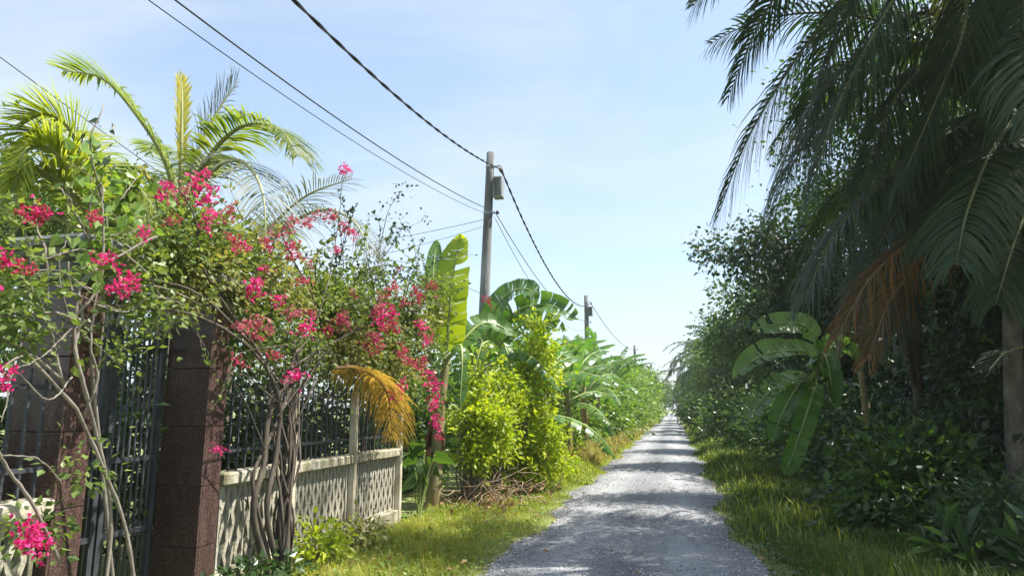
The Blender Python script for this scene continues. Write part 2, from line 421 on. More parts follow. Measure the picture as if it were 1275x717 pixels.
def road_mat():
    m, N, L = newmat('gravel_road')
    out = N.new('ShaderNodeOutputMaterial'); bs = N.new('ShaderNodeBsdfPrincipled')
    tc = N.new('ShaderNodeTexCoord')
    fine = N.new('ShaderNodeTexVoronoi'); fine.inputs['Scale'].default_value = 38
    big = N.new('ShaderNodeTexNoise'); big.inputs['Scale'].default_value = .8; big.inputs['Detail'].default_value = 7
    mp = N.new('ShaderNodeMapping'); mp.inputs['Scale'].default_value = (2.6, .22, 1)      # wheel lanes run along the road
    trk = N.new('ShaderNodeTexNoise'); trk.inputs['Scale'].default_value = 1.0; trk.inputs['Detail'].default_value = 4
    L.new(tc.outputs['Object'], fine.inputs['Vector']); L.new(tc.outputs['Object'], big.inputs['Vector'])
    L.new(tc.outputs['Object'], mp.inputs['Vector']); L.new(mp.outputs['Vector'], trk.inputs['Vector'])
    sep = N.new('ShaderNodeSeparateColor'); L.new(fine.outputs['Color'], sep.inputs[0])
    m1 = N.new('ShaderNodeMath'); m1.operation = 'MULTIPLY_ADD'; m1.inputs[1].default_value = .26
    L.new(sep.outputs[0], m1.inputs[0])
    m2 = N.new('ShaderNodeMath'); m2.operation = 'MULTIPLY_ADD'; m2.inputs[1].default_value = .5
    L.new(big.outputs['Fac'], m2.inputs[0])
    m3 = N.new('ShaderNodeMath'); m3.operation = 'MULTIPLY_ADD'; m3.inputs[1].default_value = .45; m3.inputs[2].default_value = -.20
    L.new(trk.outputs['Fac'], m3.inputs[0]); L.new(m3.outputs[0], m2.inputs[2]); L.new(m2.outputs[0], m1.inputs[2])
    sx_ = N.new('ShaderNodeSeparateXYZ'); L.new(tc.outputs['Object'], sx_.inputs[0])
    wob = N.new('ShaderNodeMath'); wob.operation = 'MULTIPLY_ADD'; wob.inputs[1].default_value = .5
    L.new(trk.outputs['Fac'], wob.inputs[0]); L.new(sx_.outputs['X'], wob.inputs[2])
    sn = N.new('ShaderNodeMath'); sn.operation = 'MULTIPLY_ADD'; sn.inputs[1].default_value = 4.83; sn.inputs[2].default_value = 4.85
    L.new(wob.outputs[0], sn.inputs[0])                                # two lanes about 1.3 m apart
    co = N.new('ShaderNodeMath'); co.operation = 'COSINE'; L.new(sn.outputs[0], co.inputs[0])
    ad = N.new('ShaderNodeMath'); ad.operation = 'MULTIPLY_ADD'; ad.inputs[1].default_value = .15
    L.new(co.outputs[0], ad.inputs[0]); L.new(m1.outputs[0], ad.inputs[2])
    r = ramp_node(N, [(.05, (.15, .155, .17)), (.4, (.27, .275, .29)), (.65, (.385, .39, .405)), (.95, (.53, .53, .535))])
    L.new(ad.outputs[0], r.inputs['Fac']); L.new(r.outputs['Color'], bs.inputs['Base Color'])
    bs.inputs['Roughness'].default_value = .95
    bs.inputs['Specular IOR Level'].default_value = .2
    bp = N.new('ShaderNodeBump'); bp.inputs['Strength'].default_value = .9; bp.inputs['Distance'].default_value = .03; bp.invert = True
    L.new(fine.outputs['Distance'], bp.inputs['Height']); L.new(bp.outputs[0], bs.inputs['Normal'])
    L.new(bs.outputs[0], out.inputs['Surface'])
    return m

M['ground'] = ground_mat()
M['road'] = road_mat()
M['stone'] = rough_mat('loose_gravel_stone', [(.2, (.20, .20, .205)), (.5, (.32, .318, .318)), (.8, (.48, .475, .465))], 40, 3, .9, 0, island=.8)

mb = MB()
mb.add([[-700, -300, 0], [700, -300, 0], [700, 1500, 0], [-700, 1500, 0]], [np.array([[0, 1, 2, 3]])])
tag(link('ground', mb.mesh('ground', M['ground'], False)), 'flat green and brown ground beneath the verges and plants', 'ground', kind='structure')

def road_edge(Y, side):
    k = 0.10 * np.sin(Y * .9 + side) + .07 * np.sin(Y * 2.3 + 2 * side) + .04 * np.sin(Y * 5.1 + side)
    return (-1.86 if side < 0 else .68) + k
yy = np.concatenate([np.arange(-12, 40, .2), np.arange(40, 260, 1.0)])
xs = np.linspace(0, 1, 9)
Lx, Rx = road_edge(yy, -1), road_edge(yy, 1)
Vr = np.stack([Lx[:, None] + (Rx - Lx)[:, None] * xs[None], np.repeat(yy[:, None], 9, 1), np.repeat((.006 + .05 * np.sin(np.pi * xs) ** .6)[None], len(yy), 0)], -1)
Vr[:, :, 2] += .008 * np.sin(Vr[:, :, 1] * 1.7 + Vr[:, :, 0] * 2.1) * (np.sin(np.pi * xs) ** .5)[None]
i = (np.arange(len(yy) - 1) * 9)[:, None]; j = np.arange(8)[None]
mb = MB(); mb.add(Vr.reshape(-1, 3), [np.stack([i + j, i + j + 1, i + j + 10, i + j + 9], -1).reshape(-1, 4)])
tag(link('gravel_road', mb.mesh('gravel_road', M['road'])), 'straight grey gravel lane running away between two rows of plants', 'road', kind='structure')

# loose stones lying on the near lane
OCT = np.array([[1, 0, 0], [0, 1, 0], [-1, 0, 0], [0, -1, 0], [0, 0, .7], [0, 0, -.5]], float)
OCF = np.array([[0, 1, 4], [1, 2, 4], [2, 3, 4], [3, 0, 4], [1, 0, 5], [2, 1, 5], [3, 2, 5], [0, 3, 5]])
n = 15000
Y = 5.0 + 20.0 * rng.random(n) ** 1.5
fx = rng.random(n)
fx = np.where(rng.random(n) < .35, np.where(rng.random(n) < .5, fx * .16, 1 - fx * .16), fx)
xl, xr = road_edge(Y, -1) - .06, road_edge(Y, 1) + .06
X = xl + (xr - xl) * fx
sz_ = .006 + .012 * rng.random(n) ** 2.6
zr = .006 + .05 * np.sin(np.pi * np.clip((X - xl - .06) / (xr - xl - .12), 0, 1)) ** .6
a = rng.random(n) * 6.28
sq = .6 + .8 * rng.random((n, 1, 3))
V = OCT[None] * sq + rng.normal(0, .18, (n, 6, 3))
Vx = V[:, :, 0] * np.cos(a)[:, None] - V[:, :, 1] * np.sin(a)[:, None]
Vy = V[:, :, 0] * np.sin(a)[:, None] + V[:, :, 1] * np.cos(a)[:, None]
V = np.stack([Vx, Vy, V[:, :, 2]], -1) * sz_[:, None, None] + np.stack([X, Y, zr + sz_ * .25], -1)[:, None]
mb = MB(); mb.add(V.reshape(-1, 3), [(OCF[None] + (np.arange(n) * 6)[:, None, None]).reshape(-1, 3)])
tag(link('loose_gravel', mb.mesh('loose_gravel', M['stone'], False)), 'loose grey stones scattered over the near part of the lane', 'gravel', kind='stuff')

# ------------------------------------------------------------------ the boundary fence, pillars and gate
FX = -3.9
def lattice_bar_mesh(h, rows, amp, t, dep):
    """one zigzag upright of the pierced concrete screen; two neighbours close a row of tall diamonds"""
    mb = MB()
    z = np.linspace(0, h, rows * 2 + 1)
    y = np.where(np.arange(len(z)) % 2 == 0, -amp, amp)
    L_ = np.stack([np.full(len(z), dep), y - t, z], -1); R_ = np.stack([np.full(len(z), dep), y + t, z], -1)
    Lb = L_ * [0, 1, 1]; Rb = R_ * [0, 1, 1]
    V = np.stack([L_, R_, Rb, Lb], 1).reshape(-1, 3)
    i = (np.arange(len(z) - 1) * 4)[:, None]; j = np.arange(4)[None]; k = (j + 1) % 4
    F = np.stack([i + j, i + k, i + 4 + k, i + 4 + j], -1).reshape(-1, 4)
    m = len(z)
    mb.add(V, [F, np.array([[3, 2, 1, 0]]), np.array([[4 * m - 4, 4 * m - 3, 4 * m - 2, 4 * m - 1]])])
    return mb.mesh('lattice_bar', M['lattice'], False)

LZ0, LZ1 = .22, .94
bar_a = lattice_bar_mesh(LZ1 - LZ0, 3, .018, .0205, .06)
mbi = MB(); box(mbi, (-.009, -.009, 0), (.009, .009, .80)); fence_bar = mbi.mesh('bar', M['iron'], False)

def fence_section(label, y0, y1, posts, seed):
    t = thing('boundary_fence', label, 'fence', (FX, (y0 + y1) / 2, 0), 'pierced concrete fence by the lane')
    oy = (y0 + y1) / 2
    rg = np.random.default_rng(seed)
    mb = MB(); cbox(mb, (-.10, y0 - oy, -.1), (.10, y1 - oy, LZ0 - .004), .012)
    link('plinth', mb.mesh('plinth', M['concrete'], False), t)
    pos = sorted([y0] + list(posts) + [y1])
    for a_, b_ in zip(pos[:-1], pos[1:]):
        if b_ - a_ < .25: continue
        g0, g1 = a_ + .05, b_ - .05
        mb = MB()                                   # surround of one screen panel
        box(mb, (-.045, g0 - oy, LZ0), (.045, g0 - oy + .03, LZ1)); box(mb, (-.045, g1 - oy - .03, LZ0), (.045, g1 - oy, LZ1))
        box(mb, (-.046, g0 - oy + .03, LZ0), (.046, g1 - oy - .03, LZ0 + .016)); box(mb, (-.046, g0 - oy + .03, LZ1 - .016), (.046, g1 - oy - .03, LZ1))
        p = link('screen_panel', mb.mesh('screen_panel', M['lattice'], False), t)
        nb = int((g1 - g0 - .06) / .075)
        step = (g1 - g0 - .06) / nb
        for k in range(nb):
            b = link('lattice_bar', bar_a, p, (-.03 + rg.normal(0, .0015), g0 - oy + .03 + step * (k + .5), LZ0))
            b.scale = (1, (1 if k % 2 == 0 else -1) * step / .075, 1)
        # cap stones over this panel
        mb = MB(); cbox(mb, (-.11, a_ - oy + .004, LZ1 + .003), (.12, b_ - oy - .004, LZ1 + .11), .014)
        link('cap_stone', mb.mesh('cap_stone', M['concrete'], False), t)
        # iron bars above
        nb = int((b_ - a_ - .1) / .105)
        for k in range(nb):
            link('bar', fence_bar, t, (-.02, a_ - oy + .1 + (b_ - a_ - .15) * k / max(nb - 1, 1), LZ1 + .11))
    for z in (LZ1 + .27, LZ1 + .78):
        mb = MB(); box(mb, (-.034, y0 - oy, z), (-.008, y1 - oy, z + .03))
        link('rail', mb.mesh('rail', M['iron'], False), t)
    for y in posts:
        mb = MB(); cbox(mb, (.035, y - oy - .034, -.1), (.125, y - oy + .034, 1.80 + rg.normal(0, .03)), .01)
        o = link('post', mb.mesh('post', M['post'], False), t)
    return t

fence_section('pierced concrete fence with iron bars and three slender posts beyond the gate', 5.34, 9.36, (6.46, 7.85, 9.30), 5)
fence_section('pierced concrete fence with mossy cap at the left edge before the gate', -0.6, 3.67, (0.9, 2.3), 6)

def pillar(label, y, seed):
    W, D = .43, .205                                  # across the wall, along the wall
    H = 2.42
    t = thing('gate_pillar', label, 'pillar', (FX - .135, y, 0), 'granite gate pillars')
    mb = MB(); box(mb, (-W / 2 + .02, -D / 2 + .02, -.1), (W / 2 - .02, D / 2 - .02, H)); link('core', mb.mesh('core', M['mortar'], False), t)
    rows = 5; th = H / rows
    mA = MB(); cbox(mA, (-W / 2 + .002, -.02, .003), (W / 2 - .002, 0, th - .003), .003); tileA = mA.mesh('tile', M['granite'], False)
    mC = MB(); cbox(mC, (0, -D / 2 + .004, .003), (.02, D / 2 - .004, th - .003), .003); tileC = mC.mesh('tile', M['granite'], False)
    for k in range(rows):
        link('tile', tileA, t, (0, -D / 2 + .002, k * th)); link('tile', tileA, t, (0, D / 2 + .018, k * th))
        link('tile', tileC, t, (W / 2 - .0195, 0, k * th)); link('tile', tileC, t, (-W / 2 - .0005, 0, k * th))
    prof = [(0, .02), (.0, .05), (.05, .06), (.06, .11), (.02, .12), (.02, .17), (.09, .21), (.10, .25), (.15, .26), (.15, .30), (.12, .33)]
    mb = MB()
    V, F = [], []
    for o_, z in prof:
        a_, b_ = W / 2 + o_ + .004, D / 2 + o_ + .004
        V += [[-a_, -b_, H + z - .02], [a_, -b_, H + z - .02], [a_, b_, H + z - .02], [-a_, b_, H + z - .02]]
    for k in range(len(prof) - 1):
        for j in range(4):
            F.append([k * 4 + j, k * 4 + (j + 1) % 4, k * 4 + 4 + (j + 1) % 4, k * 4 + 4 + j])
    F += [[3, 2, 1, 0], [len(V) - 4, len(V) - 3, len(V) - 2, len(V) - 1]]
    mb.add(V, [np.array(F)])
    link('capital', mb.mesh('capital', M['cap_grey'], False), t)
    return t
pillar('nearer reddish granite gate pillar with a grey stepped capital behind bare stems', 3.805, 1)
pillar('farther dark granite gate pillar on the right of the iron gate', 5.21, 2)

gate = thing('iron_gate', 'dark iron bar gate with pale spear tips between two granite pillars', 'gate', (FX - .38, 4.51, 0))
mg = MB(); tube(mg, [[0, 0, .10], [0, 0, 2.22]], .011, 6); gbar = mg.mesh('bar', M['iron'])
mg = MB(); V = [[-.014, 0, 0], [0, -.014, 0], [.014, 0, 0], [0, .014, 0], [0, 0, -.03], [-.024, 0, .045], [0, -.024, .045], [.024, 0, .045], [0, .024, .045], [0, 0, .14]]
mg.add(V, [np.array([[0, 1, 6, 5], [1, 2, 7, 6], [2, 3, 8, 7], [3, 0, 5, 8]]), np.array([[5, 6, 9], [6, 7, 9], [7, 8, 9], [8, 5, 9], [1, 0, 4], [2, 1, 4], [3, 2, 4], [0, 3, 4]])])
gtip = mg.mesh('spear_tip', M['iron_tip'], False)
for s, (a_, b_) in enumerate(((-.58, -.012), (.012, .58))):
    mb = MB()
    for yv in (a_, b_ - .045): box(mb, (-.02, yv, .06), (.02, yv + .045, 2.24))
    for z in (.08, .62, 1.18, 2.08): box(mb, (-.016, a_ + .045, z), (.016, b_ - .045, z + .04))
    lf = link('gate_leaf', mb.mesh('gate_leaf', M['iron'], False), gate)
    nb = 8
    for k in range(nb):
        y = a_ + .045 + (b_ - a_ - .09) * (k + .5) / nb
        link('bar', gbar, lf, (.0, y, 0)); link('spear_tip', gtip, lf, (0, y, 2.22))
    for y in (a_ + .022, b_ - .022): link('spear_tip', gtip, lf, (0, y, 2.24))
mb = MB(); box(mb, (.021, -.05, 1.08), (.05, .05, 1.17)); link('latch', mb.mesh('latch', M['iron'], False), gate)

# ------------------------------------------------------------------ utility poles and cables
def pole(label, base, top, r0, r1, box_on):
    t = thing('utility_pole', label, 'pole', base, 'concrete poles along the lane')
    b, tp = np.array(base, float), np.array(top, float)
    d = tp - b
    mb = MB(); zz = np.linspace(-.02, 1, 14)
    tube(mb, d[None] * zz[:, None], r0 + (r1 - r0) * np.clip(zz, 0, 1), 14)
    link('shaft', mb.mesh('shaft', M['pole']), t)
    h = d[2]
    ax = lambda z: d * (z / h)
    for z in (h - .35, h - 1.45):
        mb = MB(); c = ax(z); r = r0 + (r1 - r0) * z / h + .008
        tube(mb, [c - [0, 0, .03], c + [0, 0, .03]], r, 14); link('band', mb.mesh('band', M['steel']), t)
    mb = MB(); c = ax(h - .35); tube(mb, spline([c + [.10, 0, 0], c + [.24, .02, .03], c + [.27, .02, -.04]], 8), .018, 6); link('hook', mb.mesh('hook', M['steel']), t)
    mb = MB(); c = ax(h - .38) + [.25, .02, -.06]; tube(mb, [c + [0, -.09, 0], c + [0, -.03, .02], c + [0, .05, .01], c + [0, .11, -.02]], [.02, .045, .05, .025], 8)
    link('clamp', mb.mesh('clamp', M['porcelain']), t)
    mb = MB(); c = ax(h - 1.45); tube(mb, [c + [.08, 0, 0], c + [.22, 0, 0]], .014, 6); tube(mb, [c + [.22, 0, -.02], c + [.22, 0, .05]], [.045, .03], 8); link('insulator', mb.mesh('insulator', M['porcelain']), t)
    if box_on:
        mb = MB(); c = ax(h - .85); cbox(mb, tuple(c + [.11, -.12, -.26]), tuple(c + [.33, .12, .24]), .015)
        o = link('meter_box', mb.mesh('meter_box', M['steel'], False), t)
        mb = MB(); cbox(mb, tuple(c + [.135, -.138, -.22]), tuple(c + [.305, -.118, .20]), .006); link('box_door', mb.mesh('box_door', M['cap_grey'], False), o)
    return t

pole('tall tapered concrete utility pole with a grey box, nearest on the left', (-4.17, 14.5, 0), (-3.90, 14.5, 7.42), .14, .09, True)
pole('concrete utility pole rising over the banana plants, second along the lane', (-4.35, 36.0, 0), (-4.35, 36.0, 7.55), .16, .11, True)
pole('small far utility pole, third along the lane, among distant palms', (-3.45, 66.0, 0), (-3.45, 66.0, 7.55), .16, .11, False)

def cable(label, pts, r, n=40, twist=False):
    P = spline(pts, n) if len(pts) > 2 else spline(pts, 2)
    mb = MB()
    if twist:
        s = np.concatenate([[0], np.cumsum(np.linalg.norm(np.diff(P, axis=0), axis=1))])
        for k in range(2):
            ph = s * 7 + k * np.pi
            tube(mb, P + np.stack([np.cos(ph), 0 * ph, np.sin(ph)], -1) * r * .75, r * .8, 5)
    else:
        tube(mb, P, r, 5)
    o = link('power_cable', mb.mesh('power_cable', M['cable']), None)
    return tag(o, label, 'cable', 'overhead cables')

def sag(a, b, s, n=13):
    a, b = np.array(a, float), np.array(b, float)
    t = np.linspace(0, 1, n)[:, None]
    return a * (1 - t) + b * t - np.array([0, 0, 1.0]) * s * 4 * t * (1 - t)

cable('thick twisted black cable from the top left sky down to the near pole', sag((-2.6, -8.0, 5.5), (-3.65, 14.42, 6.98), 1.15), .014, 160, True)
cable('thick black cable sagging from the near pole to the second pole', sag((-3.65, 14.56, 6.98), (-4.10, 35.9, 7.10), 1.15), .018, 120, True)
cable('thick black cable sagging from the second pole to the third pole', sag((-4.10, 36.1, 7.10), (-3.25, 65.9, 7.10), .7), .018, 60)
cable('upper of two thin parallel cables crossing the sky to the near pole', sag((-4.0, -8.0, 5.5), (-3.78, 14.42, 5.97), .85), .0085, 60)
cable('lower of two thin parallel cables crossing the sky to the near pole', sag((-4.12, -8.0, 5.45), (-3.80, 14.42, 5.86), .88), .005, 60)
cable('thin cable from the near pole down to the second pole, above its twin', sag((-3.78, 14.56, 5.97), (-4.15, 35.9, 6.2), .75), .010, 60)
cable('thin cable from the near pole to the second pole, lower twin', sag((-3.80, 14.56, 5.86), (-4.15, 35.9, 5.9), 1.1), .007, 60)
cable('thin service wire leading left from the near pole behind the flowers', sag((-3.95, 14.5, 5.85), (-14.0, 13.0, 5.0), .35), .006, 40)
cable('slack thin wire below the service wire on the near pole', sag((-3.95, 14.5, 5.70), (-14.0, 13.5, 4.55), .45), .005, 40)
cable('lone thin wire slanting across the far left of the sky', sag((-7.85, 5.5, 5.94), (-8.54, 12, 5.24), .03), .0065, 40)

# ------------------------------------------------------------------ plant builders
UPV = np.array([0, 0, 1.0])

def frond_mesh(path, llen, mat, rmat, n=95, droop=.55, fwd=.55, lift=.25, bare=.14, lw=.045, r0=.035, seed=0, roll=0.0, comb=0.0, one=0):
    """feather leaf: returns (leaflet mesh, midrib mesh) around the given 3D midrib path (path[0] is the leaf base)"""
    g = np.random.default_rng(seed + 77)
    path = np.asarray(path, float)
    R = spline(path, 60)
    s = np.linspace(bare, 1, n)
    mb, mr = MB(), MB()
    k = np.linspace(0, 1, 60)
    tube(mr, R, r0 * (1 - k) ** .8 + .003, 6)
    T = norm(np.gradient(R, axis=0))
    az = norm((R[-1] - R[0]) * [1, 1, 0] + [1e-4, 0, 0])
    side0 = np.cross(az, UPV)
    for sd in (-1, 1):
        if one and sd != one: continue
        ss = np.clip(s + g.normal(0, .003, n), 0, .999)
        i = (ss * 59).astype(int)
        P0 = R[i]; t = T[i]
        S = norm(np.cross(t, UPV) * .6 + side0 * .4)
        N = np.cross(S, t)
        cr, sr = math.cos(roll), math.sin(roll)
        S, N = S * cr + N * sr, N * cr - S * sr
        u = (ss - bare) / (1 - bare)
        prof = np.interp(u, [0, .12, .35, .7, .93, 1], [.45, .8, 1, .85, .5, .28])
        Ln = llen * prof * (1 + g.normal(0, .07, n))
        f = fwd + .5 * u ** 2 + g.normal(0, .06, n)
        D = norm(sd * S + t * f[:, None] + N * (lift + g.normal(0, .07, n))[:, None])
        dr = droop * (.6 + .7 * g.random(n)) * (1 - .35 * u)
        Ln = Ln * np.where(g.random(n) < .05, .35, 1.0)          # a few snapped leaflets
        m = 5
        q = np.linspace(0, 1, m)
        C = P0[:, None] + Ln[:, None, None] * (D[:, None] * (q[None, :, None] * (1 - .25 * dr[:, None, None] * q[None, :, None])) - UPV * (dr[:, None] * q[None] ** 2 * .75)[..., None])
        C += (g.normal(0, .02, (n, 1, 3)) * q[None, :, None] ** 2)
        W = norm(t - D * np.sum(t * D, 1, keepdims=True))
        wv = lw * .5 * (np.array([.55, 1, .95, .65, .06])[None] * (.8 + .4 * g.random(n))[:, None]) * prof[:, None] ** .5
        A = C + W[:, None] * wv[..., None]; B = C - W[:, None] * wv[..., None]
        V = np.stack([A, B], 2).reshape(n, -1, 3)
        b = (np.arange(n) * 2 * m)[:, None, None]
        f0 = np.array([[2 * a_, 2 * a_ + 1, 2 * a_ + 3, 2 * a_ + 2] for a_ in range(m - 1)])
        mb.add(V.reshape(-1, 3), [(f0[None] + b).reshape(-1, 4)])
    return mb.mesh('frond', mat), mr.mesh('midrib', rmat)

def arc_path(L, elev, bend, n=9, side=0.0):
    """midrib leaving the origin along +X at elev degrees, bending down by bend degrees over its length"""
    p = [np.zeros(3)]
    for k in range(n):
        s = (k + .5) / n
        e = RAD(elev - bend * s ** 1.35)
        p.append(p[-1] + np.array([math.cos(e), side * s, math.sin(e)]) * L / n)
    return np.array(p)

FV = {}
def frond_variant(key, L, elev, bend, llen, mat, rmat, **kw):
    FV[key] = frond_mesh(arc_path(L, elev, bend, side=kw.pop('side', 0)), llen, M[mat], M[rmat], **kw)

for q, (L, e, b_) in enumerate([(4.4, 74, 75), (4.6, 55, 90), (4.6, 34, 95), (4.4, 12, 85), (4.2, -8, 70), (3.9, -32, 50)]):
    for w in range(2):
        frond_variant(('coco', q, w), L, e, b_, .9, 'coco', 'rachis_dark', seed=q * 3 + w, droop=.85 + .2 * w, n=100, lw=.038, side=.08 - .16 * w)
for q, (L, e, b_) in enumerate([(2.9, 78, 60), (3.0, 58, 80), (2.9, 36, 85), (2.8, 14, 70)]):
    frond_variant(('young', q), L, e, b_, .62, 'coco_young', 'rachis', seed=50 + q, droop=.35, n=64, lw=.04)
for q, (L, e, b_) in enumerate([(4.2, 66, 80), (4.4, 40, 95), (4.3, 15, 85), (4.0, -15, 65)]):     # coarse ones for the distance
    frond_variant(('far', q), L, e, b_, 0.95, 'coco', 'rachis_dark', seed=80 + q, droop=.7, n=36, lw=.11, r0=.05)
frond_variant(('dead', 0), 3.6, -55, 32, .7, 'coco_dead', 'rachis_dead', seed=91, droop=.9, n=70, fwd=.8)

def add_frond(root, loc, meshes, rotz=0, tilt=0, scale=1.0, label=None):
    f = link('frond', meshes[0], root, loc, (tilt, 0, rotz), scale)
    if label: f['label'] = label
    link('midrib', meshes[1], f)
    return f

def hero_frond(root, path, llen, mat, rmat='rachis', label=None, **kw):
    rl = np.array(root.location)
    p = np.array(path, float)
    base = p[0].copy()
    a, b = frond_mesh(p - base, llen, M[mat], M[rmat], **kw)
    return add_frond(root, tuple(base - rl), (a, b), label=label)

def palm_trunk(root, pts, r0, r1):
    """ringed coconut stem: swollen foot, leaf-scar steps all the way up"""
    P = spline(pts, 90)
    k = np.linspace(0, 1, 90)
    r = r0 + (r1 - r0) * k ** .6
    r = r + .10 * np.exp(-k * 22) * (r0 / .14)
    r = r * (1 + .035 * np.abs(np.sin(np.arange(90) * 1.45)))
    mb = MB(); tube(mb, P - np.array(root.location), r, 14)
    return link('trunk', mb.mesh('trunk', M['bark_coco']), root)

def coconut_palm(label, base, crown, variants, count, seed, group, r0=.15, r1=.11, lean=(0, 0), sc=1.0, kind='coco', az0=0.0, nuts=0):
    g = np.random.default_rng(seed)
    t = thing('coconut_palm', label, 'palm tree', base, group)
    b, c = np.array(base, float), np.array(crown, float)
    mid = b * .5 + c * .5 + np.array([lean[0], lean[1], 0])
    palm_trunk(t, [b - [0, 0, .1], b * .8 + c * .2 + np.array([lean[0], lean[1], 0]) * .6, mid, c], r0, r1)
    keys = [k for k in FV if k[0] == kind]
    tiers = sorted(set(k[1] for k in keys))
    for q in range(count):
        tier = tiers[min(len(tiers) - 1, int(q / count * len(tiers)))]
        opts = [k for k in keys if k[1] == tier]
        m = FV[opts[g.integers(len(opts))]]
        a = az0 + q * 2.399 + g.normal(0, .15)
        add_frond(t, tuple(c - b + [0, 0, g.normal(0, .05)]), m, a, g.normal(0, .08), sc * (1 + g.normal(0, .06)))
    for q in range(nuts):
        a = g.random() * 6.28
        mb = MB(); p = c - b + np.array([math.cos(a) * .24, math.sin(a) * .24, -.25 - .15 * g.random()])
        tube(mb, [p + [0, 0, -.13], p + [0, 0, -.08], p, p + [0, 0, .08], p + [0, 0, .13]], [.02, .08, .105, .08, .02], 8)
        link('coconut', mb.mesh('coconut', M['coconut']), t)
    return t
M['coconut'] = rough_mat('green_coconut_husk', [(.3, (.10, .11, .03)), (.7, (.22, .19, .06))], 3, 3, .5, .1)

def banana_leaf(path, width, mat, seed, tear=.3, fold=.35, roll=0.0, pet=.16, face=None):
    """big paddle leaf: petiole + midrib tube, blade in strips that hang apart where it is torn"""
    g = np.random.default_rng(seed + 313)
    R = spline(path, 50)
    T = norm(np.gradient(R, axis=0))
    mr = MB(); kk = np.linspace(0, 1, 50)
    tube(mr, R, .030 * (1 - kk) ** .7 + .004, 6)
    mb = MB()
    K = 20
    us = np.linspace(0, 1, K + 1)
    us[1:-1] += g.normal(0, .008, K - 1)
    az = norm((R[-1] - R[0]) * [1, 1, 0] + [1e-4, 0, 0])
    side0 = np.cross(az, UPV)
    def wp(u): return width * .5 * np.clip(1 - (2 * u - 1) ** 4, 0, 1) ** .6 * (1 - .22 * u)
    for sd in (-1, 1):
        hang = fold + 0.0
        cut = 0.0
        for k in range(K):
            if g.random() < tear:
                hang = fold + abs(g.normal(0, .35)) * (1 if tear > .2 else .4)
                cut = .012 + .03 * g.random()
            else:
                cut = 0.0
            u = np.array([us[k] + cut * .5, us[k + 1] - cut * .2])
            V = []
            for uu in u:
                i = min(49, int((pet + (1 - pet) * uu) * 49))
                t = T[i]
                S = norm(np.cross(t, UPV) * .7 + side0 * .3); S = norm(S - t * np.dot(S, t)); N = np.cross(S, t)
                if face is not None: S = norm(np.cross(np.array(face, float), t)); N = np.cross(S, t)
                cr, sr = math.cos(roll), math.sin(roll)
                S2, N2 = S * cr + N * sr, N * cr - S * sr
                w = wp(uu)
                for c in (0, .28, .62, 1.0):
                    h = hang * (c - .3 * (1 - c))
                    V.append(R[i] + sd * S2 * w * c * math.cos(h) - N2 * w * c * math.sin(h) * .8 + t * w * c * .12 + N2 * .012 * math.sin(c * 3 + k * 1.7))
            mb.add(V, [np.array([[0, 1, 5, 4], [1, 2, 6, 5], [2, 3, 7, 6]])])
    return mb.mesh('leaf', M[mat]), mr.mesh('midrib', M['midrib_banana'])

BV = []
for q, (L, e, b_, w, tr) in enumerate([(2.3, 80, 40, .52, .12), (2.4, 66, 75, .55, .3), (2.4, 50, 95, .55, .45), (2.3, 34, 100, .55, .5), (2.1, 10, 80, .5, .6), (2.4, 58, 60, .58, .2)]):
    BV.append(banana_leaf(arc_path(L, e, b_, side=.06 * (-1) ** q), w, 'banana', q, tr))
BV_BRIGHT = banana_leaf(arc_path(2.3, 78, 30), .5, 'banana_bright', 40, .05, .25)

def banana_stem(t, h, r, g, lean=(0, 0), dry=3):
    mb = MB(); z = np.linspace(-.05, 1, 12)
    P = np.stack([lean[0] * z ** 2, lean[1] * z ** 2, h * z], -1)
    tube(mb, P, r * (1.15 - .62 * np.clip(z, 0, 1)) * (1 + .04 * np.sin(np.arange(12) * 2.2)), 10)
    s = link('pseudostem', mb.mesh('pseudostem', M['bstem']), t)
    for k in range(dry):                                  # dry leaf sheaths hanging down the stem
        a = g.random() * 6.28; L = .5 + .5 * g.random(); z0 = h * (.35 + .5 * g.random())
        d = np.array([math.cos(a), math.sin(a), 0])
        q = np.linspace(0, 1, 7)
        C = d[None] * (r * (.95 - .3 * z0 / h) + .05 * np.sin(q * 3) + .02 * q)[:, None] + UPV[None] * (z0 - L * q)[:, None] + g.normal(0, .012, (7, 3))
        sd = np.array([-d[1], d[0], 0]) * .07
        w = (np.array([.6, 1, .8, 1, .7, .5, .15]))[:, None]
        mb = MB(); mb.add(np.stack([C + sd * w, C - sd * w], 1).reshape(-1, 3), [np.array([[2 * i, 2 * i + 1, 2 * i + 3, 2 * i + 2] for i in range(6)])])
        link('dry_sheath', mb.mesh('dry_sheath', M['banana_dry']), s)
    return s

def banana_plant(label, base, h, n, seed, group, az0=0.0, sc=1.0, lean=(0, 0), bright=False, r=.11, dry=3):
    g = np.random.default_rng(seed)
    t = thing('banana_plant', label, 'banana plant', base, group)
    banana_stem(t, h, r, g, lean, dry)
    for q in range(n):
        m = BV[min(4, int(q / n * 5))] if g.random() < .75 else BV[5]
        if q == 0 and bright: m = BV_BRIGHT
        a = az0 + q * 2.4 + g.normal(0, .25)
        l = link('leaf', m[0], t, (lean[0], lean[1], h - .1 - .05 * q), (g.normal(0, .12), 0, a), sc * (1 + g.normal(0, .08)))
        link('midrib', m[1], l)
    return t

def hero_leaf(root, path, width, mat, seed, tear=.25, fold=.3, roll=0.0, label=None, pet=.14, face=None):
    rl = np.array(root.location); p = np.array(path, float); b = p[0].copy()
    a, m = banana_leaf(p - b, width, mat, seed, tear, fold, roll, pet, face)
    l = link('leaf', a, root, tuple(b - rl))
    if label: l['label'] = label
    link('midrib', m, l)
    return l

